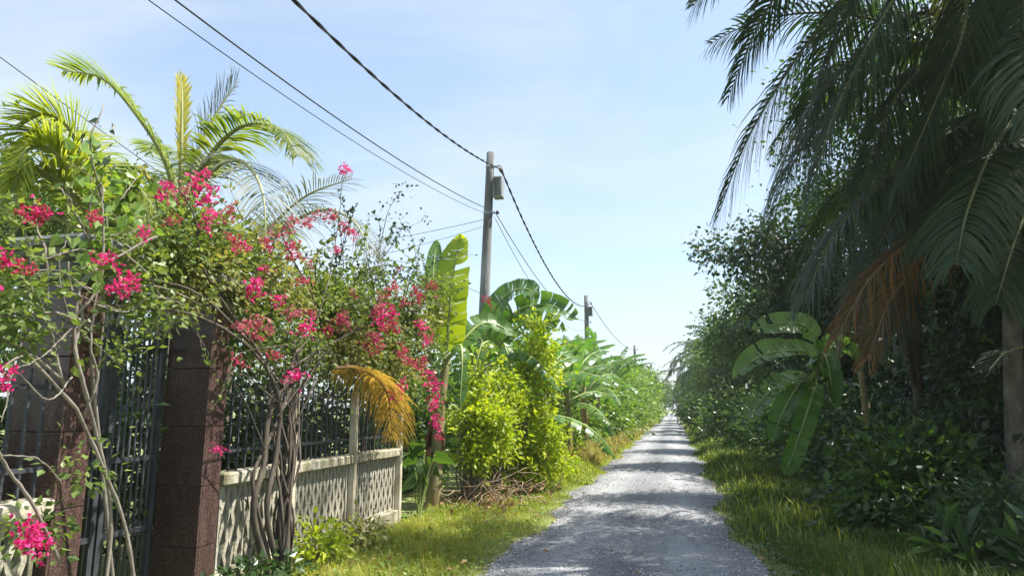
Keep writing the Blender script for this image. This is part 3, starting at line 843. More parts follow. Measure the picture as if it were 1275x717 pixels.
def clumps(lobes, n, g, shell=.45):
    lobes = [(*l[0], l[1], l[1], l[1] * .85) if len(l) == 2 else l for l in lobes]
    # clump centres spread through ellipsoid lobes (x,y,z,rx,ry,rz), more of them towards the outside
    vol = np.array([max(l[3] * l[4] * l[5], 1e-6) ** .75 for l in lobes]); vol /= vol.sum()
    out, dirs = [], []
    for l, k in zip(lobes, np.maximum(1, (vol * n).astype(int))):
        d = norm(g.normal(0, 1, (k, 3)))
        r = g.random(k) ** shell
        out.append(np.array(l[:3]) + d * r[:, None] * np.array(l[3:6])); dirs.append(d)
    return np.concatenate(out), np.concatenate(dirs)

def foliage(mb, C, D, per, sig, size, shape, g, droop=.25, wide=1.0, upb=.7):
    n = len(C) * per
    c = np.repeat(C, per, 0); d0 = np.repeat(D, per, 0)
    sg = np.repeat(sig * (.6 + .8 * g.random(len(C))), per)[:, None]
    off = g.normal(0, 1, (n, 3)) * sg * [1, 1, .65]
    d = norm(norm(off) * .8 + d0 * .35 + g.normal(0, .45, (n, 3)) - UPV * droop)
    up = norm(g.normal(0, .55, (n, 3)) + UPV * upb + d0 * .25)
    scatter(mb, shape, c + off, d, up, size * (.6 + .7 * g.random(n)), wide)

def limbs(mb, base, fork, targets, g, r0, rf, rt=.012, wig=.12):
    """trunk from base to fork, then curved limbs to each target"""
    base, fork = np.array(base, float), np.array(fork, float)
    h = fork[2] - base[2]
    P = spline([base - [0, 0, .1], base * .65 + fork * .35 + g.normal(0, wig * .5, 3) * [1, 1, 0], base * .3 + fork * .7 + g.normal(0, wig * .5, 3) * [1, 1, 0], fork], 14)
    k = np.linspace(0, 1, 14)
    tube(mb, P, r0 * (1 - k) + rf * k + r0 * .5 * np.exp(-k * 12), 9)
    for tg in targets:
        tg = np.array(tg, float)
        j = int(14 * (.55 + .44 * g.random()))
        s = P[min(j, 13)]
        L = np.linalg.norm(tg - s)
        mid = s * .5 + tg * .5 + UPV * L * .08 + g.normal(0, wig * L * .35, 3)
        q = np.linspace(0, 1, 9)
        tube(mb, spline([s, mid, tg], 9), rf * .75 * (1 - q) ** .8 + rt, 6)

def tree(name, label, cat, base, fork, lobes, mat, leaf, nclump, per, seed, group=None, shape='oval', r0=.14, bark='bark', sig=.3, droop=.25, nlimb=16, wide=1.0, shell=.45, upb=.7):
    g = np.random.default_rng(seed)
    t = thing(name, label, cat, base, group)
    C, D = clumps(lobes, nclump, g, shell)
    b = np.array(base, float)
    mb = MB(); limbs(mb, base, fork, C[g.permutation(len(C))[:nlimb]], g, r0, r0 * .5)
    link('trunk' if cat == 'tree' else 'stem', mb.mesh('trunk', M[bark], origin=b), t)
    mb = MB(); foliage(mb, C, D, per, sig, leaf, shape, g, droop, wide, upb)
    link('crown' if cat == 'tree' else 'foliage', mb.mesh('crown', M[mat], False, origin=b), t)['kind'] = 'stuff'
    return t

def shrub(name, label, base, lobes, mat, leaf, nclump, per, seed, group=None, shape='oval', cat='shrub', sig=.22, bark='bark', nst=9, r=.018, droop=.2, wide=1.0, shell=.5, upb=.7):
    g = np.random.default_rng(seed)
    t = thing(name, label, cat, base, group)
    b = np.array(base, float)
    C, D = clumps(lobes, nclump, g, shell)
    mb = MB()
    for c in C[g.permutation(len(C))[:nst]]:
        s = b + g.normal(0, .10, 3) * [1, 1, 0]
        mid = s * .45 + c * .55 + g.normal(0, .10, 3) + UPV * .1
        tube(mb, spline([s - [0, 0, .06], mid, c], 10), np.linspace(r, r * .35, 10), 5)
    link('stem', mb.mesh('stem', M[bark], origin=b), t)
    mb = MB(); foliage(mb, C, D, per, sig, leaf, shape, g, droop, wide, upb)
    link('foliage', mb.mesh('foliage', M[mat], False, origin=b), t)['kind'] = 'stuff'
    return t

# flower heads: papery bracts in threes, strung loosely on short sprays
FLV = {}
for key, mat in (('hot', 'bract'), ('pale', 'bract_pale'), ('red', 'bract_red')):
    for q in range(5):
        g = np.random.default_rng(900 + q)
        n = 36
        ax = norm(g.normal(0, 1, 3))
        c = ax[None] * g.normal(0, .058, (n, 1)) + g.normal(0, .042, (n, 3))
        c = np.repeat(c, 3, 0); m_ = len(c)
        d = norm(norm(c) * .4 + g.normal(0, .7, (m_, 3)))
        mb = MB(); scatter(mb, 'oval', c, d, norm(g.normal(0, 1, (m_, 3)) + UPV * .3), .038 * (.7 + .6 * g.random(m_)), 1.3)
        FLV[(key, q)] = mb.mesh('flower_cluster', M[mat], False)

def flowers(root, spots, seed):
    g = np.random.default_rng(seed)
    rl = np.array(root.location)
    for p, s, key in spots:
        link('flower_cluster', FLV[(key, int(g.integers(5)))], root, tuple(np.array(p) - rl), tuple(g.random(3) * 6.28), s * (.9 + .2 * g.random()))['kind'] = 'stuff'

def canes(root, name, lines, mat, n=7, wig=.006):
    """each cane or stem is a part of its own"""
    rl = np.array(root.location)
    for pts, r0, r1 in lines:
        P = spline(pts, 26); g = np.random.default_rng(int(abs(P[0].sum()) * 1000) % 9999)
        w = np.cumsum(g.normal(0, wig, P.shape), 0)
        P = P + w * np.linspace(0, 1, 26)[:, None]
        mb = MB(); tube(mb, P - rl, np.linspace(r0, r1, 26) * (1 + g.normal(0, .10, 26)), n)
        link(name, mb.mesh(name, M[mat]), root)

def sprays(root, spots, n, mat, leaf, seed, L=.6, up=.5, bark='bark'):
    """long whippy shoots breaking out of the mass, each its own branch; their leaves are one foliage part"""
    g = np.random.default_rng(seed)
    rl = np.array(root.location)
    ml = MB()
    for k in range(n):
        p, r = spots[g.integers(len(spots))]
        d = norm(g.normal(0, 1, 3) * [.6, 1, .6] + [.25, 0, up])
        s = np.array(p) + d * r * .5
        l = L * (.6 + .8 * g.random())
        P = spline([s, s + d * l * .5 + g.normal(0, .04, 3), s + d * l + UPV * (-.18 * l) + g.normal(0, .06, 3)], 14)
        mb = MB(); tube(mb, P - rl, np.linspace(.006, .002, 14), 4); link('branch', mb.mesh('branch', M[bark]), root)
        m = int(l / .035)
        q = P[(g.random(m) ** .8 * 13.9).astype(int)] + g.normal(0, .012, (m, 3))
        scatter(ml, 'oval', q, norm(g.normal(0, .8, (m, 3)) + d), g.normal(0, .6, (m, 3)) + UPV, leaf * (.6 + .7 * g.random(m)), 1.1)
    link('foliage', ml.mesh('foliage', M[mat], False, origin=rl), root)['kind'] = 'stuff'

def leaf_parts(root, shape, mat, C, D, per, sig, size, g, droop=.7, wide=1.0, upb=.35):
    """big leaves, each an object of its own on its plant"""
    t = LEAF[shape]
    mb = MB(); mb.add(t[0] * [wide, 1, 1], list(t[1:])); me = mb.mesh('leaf', M[mat], False)
    from mathutils import Matrix
    rl = Vector(root.location)
    for c, d0 in zip(C, D):
        for q in range(per):
            off = g.normal(0, 1, 3) * sig
            d = norm(norm(off) * .8 + d0 * .35 + g.normal(0, .45, 3) - UPV * droop)
            up = norm(g.normal(0, .55, 3) + UPV * upb + d0 * .25)
            x = norm(np.cross(d, up)); z = np.cross(x, d)
            o = link('leaf', me, root)
            s = size * (.6 + .7 * g.random())
            o.matrix_local = Matrix.Translation(Vector(c + off) - rl) @ Matrix((x, d, z)).transposed().to_4x4() @ Matrix.Scale(s, 4)

def blades(mb, X, Y, Z, h, w, g, lean=.45):
    n = len(X)
    a = g.random(n) * 6.283
    d = np.stack([np.cos(a), np.sin(a), 0 * a], -1)
    s = np.stack([-np.sin(a), np.cos(a), 0 * a], -1)
    l = (lean * (.3 + g.random(n)))[:, None] * h[:, None]
    p = np.stack([X, Y, Z], -1)
    m = p + d * l * .3 + UPV * (h * .6)[:, None]
    e = p + d * l + UPV * (h * (.75 + .3 * g.random(n)))[:, None]
    W = s * w[:, None]
    V = np.stack([p - W, p + W, m + W * .75, m - W * .75, e], 1)
    b = (np.arange(n) * 5)[:, None, None]
    mb.add(V.reshape(-1, 3), [(np.array([[0, 1, 2, 3]])[None] + b).reshape(-1, 4), (np.array([[3, 2, 4]])[None] + b).reshape(-1, 3)])
HAZE = 0.0007

# ------------------------------------------------------------------ right of the lane: coconut palms
pA = coconut_palm('coconut palm with a ringed grey trunk at the right edge', (4.15, 10.2, 0), (4.80, 10.3, 5.85), None, 13, 3, 'coconut palms right of the lane', .125, .10, (-.05, 0), 1.0, nuts=5)
cA = (4.80, 10.3, 5.9)
hero_frond(pA, [cA, (4.19, 10.0, 6.2), (3.22, 9.8, 6.1), (2.21, 9.6, 5.62), (1.45, 9.5, 4.55)], .95, 'coco', 'rachis_dark', seed=1, droop=1.3, n=156, lw=.031)
hero_frond(pA, [cA, (3.86, 9.6, 5.28), (2.82, 9.2, 4.56), (2.05, 9.0, 3.76), (1.59, 8.9, 2.85)], 1.0, 'coco', 'rachis_dark', seed=2, droop=1.2, n=156, lw=.031)
hero_frond(pA, [cA, (3.94, 9.4, 4.59), (3.05, 9.0, 3.75), (2.36, 8.8, 3.15), (1.9, 8.8, 2.39)], .9, 'coco_rust', 'rachis_dead', 'drooping coconut frond turned orange brown', seed=3, droop=1.0, n=130, lw=.028)
hero_frond(pA, [cA, (3.93, 9.0, 4.71), (3.26, 8.4, 4.06), (2.69, 8.0, 3.29)], .85, 'coco', 'rachis_dark', seed=4, droop=1.1, n=130, lw=.031)
hero_frond(pA, [cA, (4.23, 9.2, 5.12), (3.54, 8.2, 4.43), (2.96, 7.5, 3.58), (2.68, 7.2, 2.95)], .8, 'coco', 'rachis_dark', seed=5, droop=1.1, n=130, lw=.031)
hero_frond(pA, [cA, (4.27, 10.6, 6.86), (3.26, 10.8, 7.1), (2.32, 11.0, 6.5), (1.69, 11.2, 5.68)], .9, 'coco', 'rachis_dark', seed=6, droop=1.25, n=143, lw=.031)
hero_frond(pA, [cA, (4.28, 10.2, 5.31), (3.47, 10.4, 4.62), (2.67, 10.5, 3.63), (2.3, 10.5, 2.26)], .9, 'coco', 'rachis_dark', seed=16, droop=1.25, n=143, lw=.031)

pB = coconut_palm('tall coconut palm hanging its fronds in from above the frame', (5.35, 7.4, 0), (4.05, 8.3, 8.3), None, 20, 4, 'coconut palms right of the lane', .16, .12, (.3, 0), 1.0, nuts=0)
cB = (4.05, 8.3, 8.3)
hero_frond(pB, [cB, (2.85, 8.4, 7.45), (2.23, 8.4, 6.56), (1.62, 8.4, 5.83), (1.01, 8.5, 4.88), (0.6, 8.6, 3.9)], 1.0, 'coco', 'rachis_dark', seed=7, droop=1.3, n=169, lw=.031)
hero_frond(pB, [cB, (2.78, 9.0, 8.15), (2.0, 9.3, 7.77), (1.41, 9.6, 7.05), (0.93, 9.8, 6.02)], .8, 'coco', 'rachis_dark', seed=8, droop=.9, n=95, lw=.048)
hero_frond(pB, [cB, (2.88, 8.6, 8.28), (1.96, 8.8, 8.39), (1.02, 9.0, 7.85), (0.46, 9.0, 7.07)], .85, 'coco', 'rachis_dark', seed=9, droop=.8, n=95, lw=.048)
hero_frond(pB, [cB, (3.74, 8.8, 7.82), (3.64, 8.9, 7.0), (3.56, 9.0, 6.24)], .55, 'coco_yellow', 'rachis', 'yellowing coconut frond at the top', seed=10, droop=.7, n=78, lw=.031)
hero_frond(pB, [cB, (3.02, 8.0, 6.8), (2.37, 7.8, 5.76), (1.88, 7.8, 4.85), (1.57, 7.8, 3.94)], .9, 'coco', 'rachis_dark', seed=11, droop=1.3, n=156, lw=.031)
hero_frond(pB, [cB, (3.59, 8.2, 6.85), (3.32, 8.0, 5.75), (2.91, 8.0, 4.84), (2.52, 8.0, 4.03)], .9, 'coco', 'rachis_dark', seed=12, droop=1.3, n=156, lw=.031)
hero_frond(pB, [cB, (4.08, 8.2, 6.77), (3.81, 7.8, 5.57), (3.49, 7.6, 4.51)], .9, 'coco', 'rachis_dark', seed=13, droop=1.3, n=156, lw=.031)

for k, (w, dd) in enumerate([([(3.65, 9.4, 6.74), (2.78, 9.2, 6.4), (1.82, 9.2, 5.37), (1.24, 9.3, 4.0)], 1.0), ([(4.0, 11.0, 7.11), (2.97, 11.2, 6.66), (2.08, 11.4, 5.59), (1.5, 11.5, 4.03)], 1.0),
                             ([(4.96, 11.2, 7.1), (4.35, 11.6, 6.42), (3.59, 11.8, 5.19), (3.26, 11.9, 3.76)], .9), ([(4.32, 9.5, 6.48), (3.54, 9.0, 6.08), (2.74, 8.7, 5.27), (2.26, 8.6, 4.14)], .95),
                             ([(4.41, 9.8, 5.36), (3.74, 9.5, 4.53), (3.05, 9.4, 3.39), (2.68, 9.4, 2.38)], .9), ([(4.45, 9.0, 4.81), (4.01, 8.4, 4.05), (3.52, 8.0, 3.25), (3.22, 7.8, 2.63)], .8)]):
    hero_frond(pA, [cA] + w, dd, 'coco', 'rachis_dark', seed=300 + k, droop=1.25, n=136, lw=.031)
hero_frond(pA, [cA, (4.1, 9.6, 4.54), (3.31, 9.3, 3.66), (2.65, 9.1, 2.94), (2.31, 9.1, 2.16)], .8, 'coco_rust', 'rachis_dead', 'drooping coconut frond browned at its tip', seed=310, droop=.9, n=120, lw=.026)

# a dead frond end poking in beside the trunk
df = thing('dry_palm_frond', 'small pale dry frond tip sticking out beside the palm trunk', 'palm frond', (4.35, 9.7, 2.37))
hero_frond(df, [(4.71, 9.7, 2.17), (4.39, 9.7, 2.35), (4.03, 9.6, 2.29), (3.77, 9.5, 2.07)], .45, 'coco_grey', 'rachis_grey', seed=14, droop=.4, n=36, lw=.018, r0=.02)

# ------------------------------------------------------------------ right of the lane: broadleaf trees
RT = 'broadleaf trees right of the lane'
tree('broadleaf_tree', 'dark broadleaf tree directly behind the leaning coconut trunk', 'tree', (6.6, 13.5, 0), (6.4, 13.5, 2.6),
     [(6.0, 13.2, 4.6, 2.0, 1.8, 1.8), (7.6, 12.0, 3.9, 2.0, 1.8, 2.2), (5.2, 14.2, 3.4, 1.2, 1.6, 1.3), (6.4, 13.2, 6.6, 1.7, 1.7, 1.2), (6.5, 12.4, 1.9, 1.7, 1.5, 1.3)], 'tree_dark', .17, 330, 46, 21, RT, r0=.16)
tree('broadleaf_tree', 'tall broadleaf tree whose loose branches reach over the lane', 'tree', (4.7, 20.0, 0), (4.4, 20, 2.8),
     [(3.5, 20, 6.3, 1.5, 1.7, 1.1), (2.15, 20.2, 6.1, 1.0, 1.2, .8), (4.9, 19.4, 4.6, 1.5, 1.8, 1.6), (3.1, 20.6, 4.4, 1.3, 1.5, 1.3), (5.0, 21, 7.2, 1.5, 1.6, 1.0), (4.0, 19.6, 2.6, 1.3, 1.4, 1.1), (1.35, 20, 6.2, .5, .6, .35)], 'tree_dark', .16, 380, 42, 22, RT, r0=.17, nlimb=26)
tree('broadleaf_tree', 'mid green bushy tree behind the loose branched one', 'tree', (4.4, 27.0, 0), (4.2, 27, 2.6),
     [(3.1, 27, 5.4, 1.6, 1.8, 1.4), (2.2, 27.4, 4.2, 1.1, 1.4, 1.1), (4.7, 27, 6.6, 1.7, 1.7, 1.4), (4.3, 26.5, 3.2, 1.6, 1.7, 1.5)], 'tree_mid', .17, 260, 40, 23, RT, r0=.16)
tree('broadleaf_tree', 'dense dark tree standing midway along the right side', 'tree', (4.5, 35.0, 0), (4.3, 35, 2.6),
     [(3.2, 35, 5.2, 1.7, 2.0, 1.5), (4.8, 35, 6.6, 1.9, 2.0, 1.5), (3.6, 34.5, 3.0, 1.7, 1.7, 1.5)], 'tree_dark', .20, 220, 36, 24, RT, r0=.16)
tree('broadleaf_tree', 'light leaved tree among the far right trees before the palms', 'tree', (4.0, 44.0, 0), (3.9, 44, 2.4),
     [(2.9, 44, 4.6, 1.7, 2.0, 1.6), (4.4, 44, 5.6, 1.8, 2.0, 1.7), (3.2, 43, 2.6, 1.5, 1.7, 1.4)], 'tree_light', .24, 170, 32, 25, RT, r0=.15)
tree('broadleaf_tree', 'small grey green tree far down the right side', 'tree', (3.7, 58.0, 0), (3.6, 58, 2.4),
     [(2.7, 58, 4.2, 1.8, 2.4, 1.8), (4.2, 58, 5.4, 2, 2.2, 1.9), (3.0, 57, 2.2, 1.6, 2, 1.4)], 'tree_mid', .28, 150, 30, 26, RT, r0=.15)
tree('broadleaf_tree', 'farther right tree before the lane closes in', 'tree', (3.6, 76.0, 0), (3.5, 76, 2.4),
     [(2.6, 76, 4.0, 2, 3, 2.0), (4.4, 76, 5.4, 2.2, 3, 2.2), (2.6, 74, 2.0, 1.6, 2.4, 1.4)], 'tree_mid', .34, 130, 28, 27, RT, r0=.15)
tree('broadleaf_tree', 'last tree on the right where the lane vanishes', 'tree', (3.4, 98.0, 0), (3.3, 98, 2.4),
     [(2.4, 98, 4.0, 2.2, 4, 2.2), (4.6, 98, 5.6, 2.6, 4, 2.6), (2.2, 95, 1.8, 1.6, 3, 1.4)], 'tree_mid', .42, 120, 26, 28, RT, r0=.15)
tree('broadleaf_tree', 'feathery light tree showing through the hanging coconut fronds', 'tree', (4.3, 13.6, 0), (4.2, 13.5, 3.2),
     [((2.91, 13.4, 7.72), .55), ((2.9, 13.4, 6.57), .65), ((2.82, 13.4, 5.46), .6), ((3.88, 13.6, 7.54), 1.0), ((3.92, 13.8, 5.82), 1.1), ((5.29, 13.8, 8.48), 1.2)], 'tree_mid', .10, 300, 36, 29, RT, r0=.13)
BK = 'big trees deep behind the right side'
for k, (x, y, h, lab) in enumerate([(9.5, 9.5, 7.5, 'big shady tree deep behind the right edge palm trunk'), (9.6, 15.5, 8.2, 'big shady tree deep behind the drooping coconut fronds'),
                                    (8.6, 22.5, 8.4, 'big shady tree behind the loose branched tree'), (8.4, 31, 8.4, 'big shady tree behind the right bushy tree'), (8.2, 42, 8.2, 'big shady tree in the back row, farthest along'), (7.2, 17.8, 9.2, 'big shady tree filling the gap behind the coconut crown'), (13.5, 13.0, 9.5, 'big shady tree deepest behind the right edge'), (13.0, 20.5, 9.5, 'big shady tree deepest behind the coconut fronds'), (7.4, 10.6, 7.0, 'big shady tree right behind the ringed coconut trunk')]):
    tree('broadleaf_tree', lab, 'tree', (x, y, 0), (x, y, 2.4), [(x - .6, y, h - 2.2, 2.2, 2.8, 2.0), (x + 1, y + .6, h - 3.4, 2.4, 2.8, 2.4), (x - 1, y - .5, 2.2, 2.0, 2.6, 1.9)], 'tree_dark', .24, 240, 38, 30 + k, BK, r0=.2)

for k, (x, y, lab) in enumerate([(10.8, 11.5, 'broad thicket shrub deep behind the right palm trunk'), (11.0, 16.5, 'broad thicket shrub deep behind the brown frond'), (10.6, 21.5, 'broad thicket shrub deep behind the right banana plant'), (10.2, 27.5, 'broad thicket shrub deep behind the loose branched tree')]):
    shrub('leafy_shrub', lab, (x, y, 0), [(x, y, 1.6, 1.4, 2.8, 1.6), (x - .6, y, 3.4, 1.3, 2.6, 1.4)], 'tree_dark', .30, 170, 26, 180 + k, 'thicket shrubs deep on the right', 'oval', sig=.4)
tp = 'distant coconut palms'
for k, (b, c, n, s, lab) in enumerate([((3.6, 50, 0), (3.1, 50, 5.4), 16, .95, 'distant coconut palm leaning over the lane from the right'),
                                       ((3.8, 68, 0), (3.2, 68, 7.0), 16, 1.0, 'taller distant coconut palm behind the leaning one on the right'),
                                       ((3.2, 88, 0), (2.8, 88, 6.6), 15, 1.1, 'very far coconut palm at the right of the vanishing lane'),
                                       ((-4.6, 74, 0), (-4.4, 74, 4.6), 15, .8, 'distant coconut palm beside the third pole on the left'),
                                       ((-3.6, 96, 0), (-3.2, 96, 4.6), 15, 1.0, 'very far coconut palm at the left of the vanishing lane'),
                                       ((-7.0, 52, 0), (-7.2, 52, 4.6), 15, .8, 'distant coconut palm showing above the left banana row')]):
    coconut_palm(lab, b, c, None, n, 60 + k, tp, .16, .12, (.05, 0), s, 'far')

# trees that close the far end
for k, (x, y, h, lab) in enumerate([(-5.0, 128, 8.0, 'hazy tree closing the view left of the lane end'), (1.2, 150, 8.0, 'hazy tree straight across the end of the lane'), (6.5, 130, 9.0, 'hazy tree closing the view right of the lane end')]):
    tree('broadleaf_tree', lab, 'tree', (x, y, 0), (x, y, 2.4), [(x - 1.5, y, h - 3, 3.2, 3, 2.6), (x + 1.8, y, h - 3.6, 3.2, 3, 2.8), (x, y - 1, 2.2, 3.4, 2.6, 2.0)], 'tree_mid', .55, 110, 26, 70 + k, 'trees closing the far end', r0=.2)

# ------------------------------------------------------------------ right of the lane: banana plant and undergrowth
bn = thing('banana_plant', 'banana plant with drooping leaves coloured sunlit pale among the dark right trees', 'banana plant', (3.55, 14.2, 0), 'banana plants')
banana_stem(bn, 2.3, .10, np.random.default_rng(5), (-.1, -.1), 3)
cb = (2.66, 14.1, 2.18)
hero_leaf(bn, [cb, (2.7, 14.1, 2.79), (2.51, 14.0, 3.16), (2.05, 13.8, 3.2), (1.49, 13.6, 3.08)], .55, 'banana_sunlit_tint', 1, .06, .15, pet=.3, face=(.2, -.9, .35))
hero_leaf(bn, [cb, (2.54, 13.9, 2.6), (2.08, 13.5, 2.65), (1.54, 13.2, 2.52), (1.04, 13.0, 2.12)], .7, 'banana_sunlit_tint', 2, .5, .3, pet=.08, face=(-.1, -.75, .65))
hero_leaf(bn, [cb, (2.38, 13.8, 2.17), (1.96, 13.4, 2.04), (1.56, 13.1, 1.78), (1.21, 12.9, 1.3)], .62, 'banana_sunlit_tint', 3, .5, .3, pet=.06, face=(-.3, -.7, .6))
hero_leaf(bn, [cb, (2.49, 13.6, 1.87), (2.21, 13.2, 1.3), (1.94, 13.0, 0.73), (1.8, 12.9, 0.49)], .45, 'banana', 4, .12, .2, pet=.05, face=(.3, -.9, .3))
hero_leaf(bn, [cb, (2.39, 13.9, 2.1), (2.17, 13.7, 1.87), (1.9, 13.6, 1.43), (1.72, 13.5, 0.97)], .55, 'banana', 5, .5, .3, pet=.06, face=(-.4, -.8, .4))
hero_leaf(bn, [cb, (2.95, 14.4, 2.66), (3.22, 14.6, 2.83), (3.68, 14.8, 2.44)], .6, 'banana', 6, .4, .4, pet=.08, face=(.2, -.8, .5))
hero_leaf(bn, [cb, (2.71, 13.9, 2.62), (2.78, 13.6, 2.45), (2.8, 13.4, 1.58)], .6, 'banana', 7, .4, .3, pet=.08, face=(.4, -.8, .3))

UG = 'undergrowth shrubs along the right verge'
us = [((3.3, 8.6), .75, 'under', 'low dark leafy shrub at the foot of the right palm trunk'), ((2.95, 10.2), 1.1, 'tree_mid', 'leafy shrub with a few bright leaves left of the right palm trunk'),
      ((6.2, 10.4), 2.1, 'tree_dark', 'dark shrub crowding behind the right palm trunk'), ((3.5, 11.2), 1.6, 'under', 'rounded dark shrub below the orange brown frond'),
      ((4.7, 11.8), 2.5, 'tree_dark', 'tall dark shrub under the drooping coconut fronds'), ((3.3, 12.8), 1.3, 'under', 'dark shrub at the foot of the right banana plant'),
      ((4.0, 15.8), 2.2, 'tree_dark', 'dark shrub just behind the right banana plant'), ((3.5, 17.5), 1.9, 'tree_mid', 'mid green shrub left of the right banana leaves'),
      ((3.5, 20.5), 2.1, 'under', 'shrub under the tree that reaches over the lane'), ((3.1, 24), 2.0, 'tree_mid', 'yellowish green shrub standing out of the right verge'),
      ((2.9, 28.5), 2.2, 'under', 'shrub beneath the bushy mid green tree'), ((2.7, 34), 2.2, 'tree_mid', 'shrub at the foot of the dense midway tree'),
      ((2.6, 40), 2.3, 'tree_light', 'pale shrub on the far right verge'), ((2.4, 48), 2.4, 'under', 'shrub below the leaning distant palm'),
      ((2.4, 60), 2.6, 'tree_mid', 'far shrub on the right near the vanishing lane'), ((2.3, 78), 2.8, 'tree_mid', 'farthest shrub along the right verge')]
for k, ((x, y), h, mt, lab) in enumerate(us):
    lf = (.08, .15, .11)[k % 3] if y < 14 else .13 + (y - 14) * .004
    shrub('leafy_shrub', lab, (x, y, 0), [(x, y, h * .5, h * .52, h * .6, h * .5), (x - .3, y - .3, h * .28, h * .45, h * .45, h * .3), (x + .4, y + .3, h * .75, h * .4, h * .4, h * .32)],
          mt, lf, 110 if y < 20 else 80, 34 if y < 20 else 24, 100 + k, UG, ['oval', 'oval', 'heart'][k % 3], wide=.9, sig=.2 + .004 * y)
for k, (x, y, s, lab) in enumerate([(2.75, 7.9, .75, 'low clump of dark strap leaves at the bottom right'), (3.35, 7.5, .8, 'dark strap leaved clump in the bottom right corner'), (2.95, 9.2, .7, 'strap leaved clump beside the right grass verge'), (3.6, 8.3, .8, 'strap leaved clump in front of the palm foot')]):
    t = thing('strap_leaf_plant', lab, 'plant', (x, y, 0), 'strap leaved plants')
    g = np.random.default_rng(140 + k)
    C, D = clumps([(x, y, .20 * s, .42 * s, .42 * s, .2 * s)], 26, g)
    leaf_parts(t, 'strap', 'strap', C, D, 3, .10, .46 * s, g, .0, 1.2, .5)

# ------------------------------------------------------------------ left: garden behind the fence
yp = thing('young_coconut_palm', 'young coconut palm with upright fan of fronds behind the gate', 'palm tree', (-5.95, 7.05, 0), 'young coconut palms in the garden')
palm_trunk(yp, [(-5.95, 7.05, -.1), (-5.9, 7.03, 2.0), (-5.85, 7.0, 3.75)], .15, .12)
cY = (-5.83, 7.0, 3.88)
hero_frond(yp, [cY, (-5.97, 6.8, 4.6), (-6.29, 6.6, 5.17), (-6.72, 6.5, 5.61), (-7.23, 6.4, 5.73)], .72, 'coco_young', seed=21, droop=.45, n=104, lw=.031)
hero_frond(yp, [cY, (-5.91, 7.0, 4.77), (-6.05, 7.1, 5.48), (-6.18, 7.2, 5.93)], .30, 'coco_yellow', label='folded yellow spear leaf', seed=22, droop=.05, fwd=2.6, n=65, lw=.031, bare=.25)
hero_frond(yp, [cY, (-5.75, 7.1, 4.74), (-5.62, 7.2, 5.31), (-5.4, 7.3, 5.83)], .75, 'coco_grey', 'rachis_grey', seed=23, droop=.3, n=54, lw=.018)
hero_frond(yp, [cY, (-5.45, 6.9, 4.59), (-4.94, 6.8, 4.93), (-4.38, 6.7, 4.82), (-4.02, 6.6, 4.4)], .8, 'coco_young', seed=24, droop=.6, n=97, lw=.031)
hero_frond(yp, [cY, (-5.23, 6.7, 4.35), (-4.62, 6.4, 4.33), (-4.2, 6.2, 3.91), (-4.03, 6.1, 3.3)], .8, 'coco_grey', 'rachis_grey', seed=25, droop=.7, n=67, lw=.018)
hero_frond(yp, [cY, (-6.48, 7.2, 4.51), (-7.2, 7.4, 4.86), (-7.78, 7.5, 4.6)], .55, 'coco_young', seed=26, droop=.6, n=84, lw=.031)
hero_frond(yp, [cY, (-6.04, 7.4, 4.6), (-6.12, 7.7, 4.99), (-6.4, 8.2, 4.96)], .5, 'coco_lime', seed=27, droop=.5, n=71, lw=.031)
hero_frond(yp, [cY, (-5.77, 6.5, 4.03), (-5.52, 6.1, 3.93), (-5.27, 5.8, 3.51)], .5, 'coco_young', seed=28, droop=.5, n=71, lw=.031)
hero_frond(yp, [cY, (-6.27, 7.3, 4.64), (-6.92, 7.7, 5.24), (-7.4, 8.1, 5.32)], .5, 'coco_young', seed=29, droop=.5, n=71, lw=.031)

y2 = thing('young_coconut_palm', 'yellow green young palm left of the upright one, above the near pillar', 'palm tree', (-5.2, 5.2, 0), 'young coconut palms in the garden')
c2 = (-5.24, 5.2, 3.15)
palm_trunk(y2, [(-5.2, 5.2, -.1), (-5.15, 5.2, 1.6), c2], .12, .09)
hero_frond(y2, [c2, (-5.35, 5.1, 3.72), (-5.57, 5.0, 4.1), (-5.8, 4.9, 4.17), (-5.82, 4.8, 3.85)], .7, 'coco_lime', seed=31, droop=.5, n=98, lw=.022)
hero_frond(y2, [c2, (-5.25, 4.9, 3.49), (-5.33, 4.7, 3.66), (-5.46, 4.6, 3.56), (-5.47, 4.5, 3.24)], .65, 'coco_lime', seed=32, droop=.6, n=91, lw=.022)
hero_frond(y2, [c2, (-5.57, 5.4, 3.88), (-5.99, 5.6, 4.43), (-6.38, 5.8, 4.64)], .6, 'coco_lime', seed=33, droop=.4, n=77, lw=.022)
hero_frond(y2, [c2, (-5.06, 5.2, 3.53), (-4.94, 5.3, 3.68), (-4.69, 5.3, 3.42)], .45, 'coco_young', seed=34, droop=.5, n=77, lw=.022)
hero_frond(y2, [c2, (-5.42, 5.0, 3.31), (-5.68, 4.9, 3.33), (-5.87, 4.8, 3.02)], .45, 'coco_grey', 'rachis_grey', seed=35, droop=.6, n=49, lw=.018)

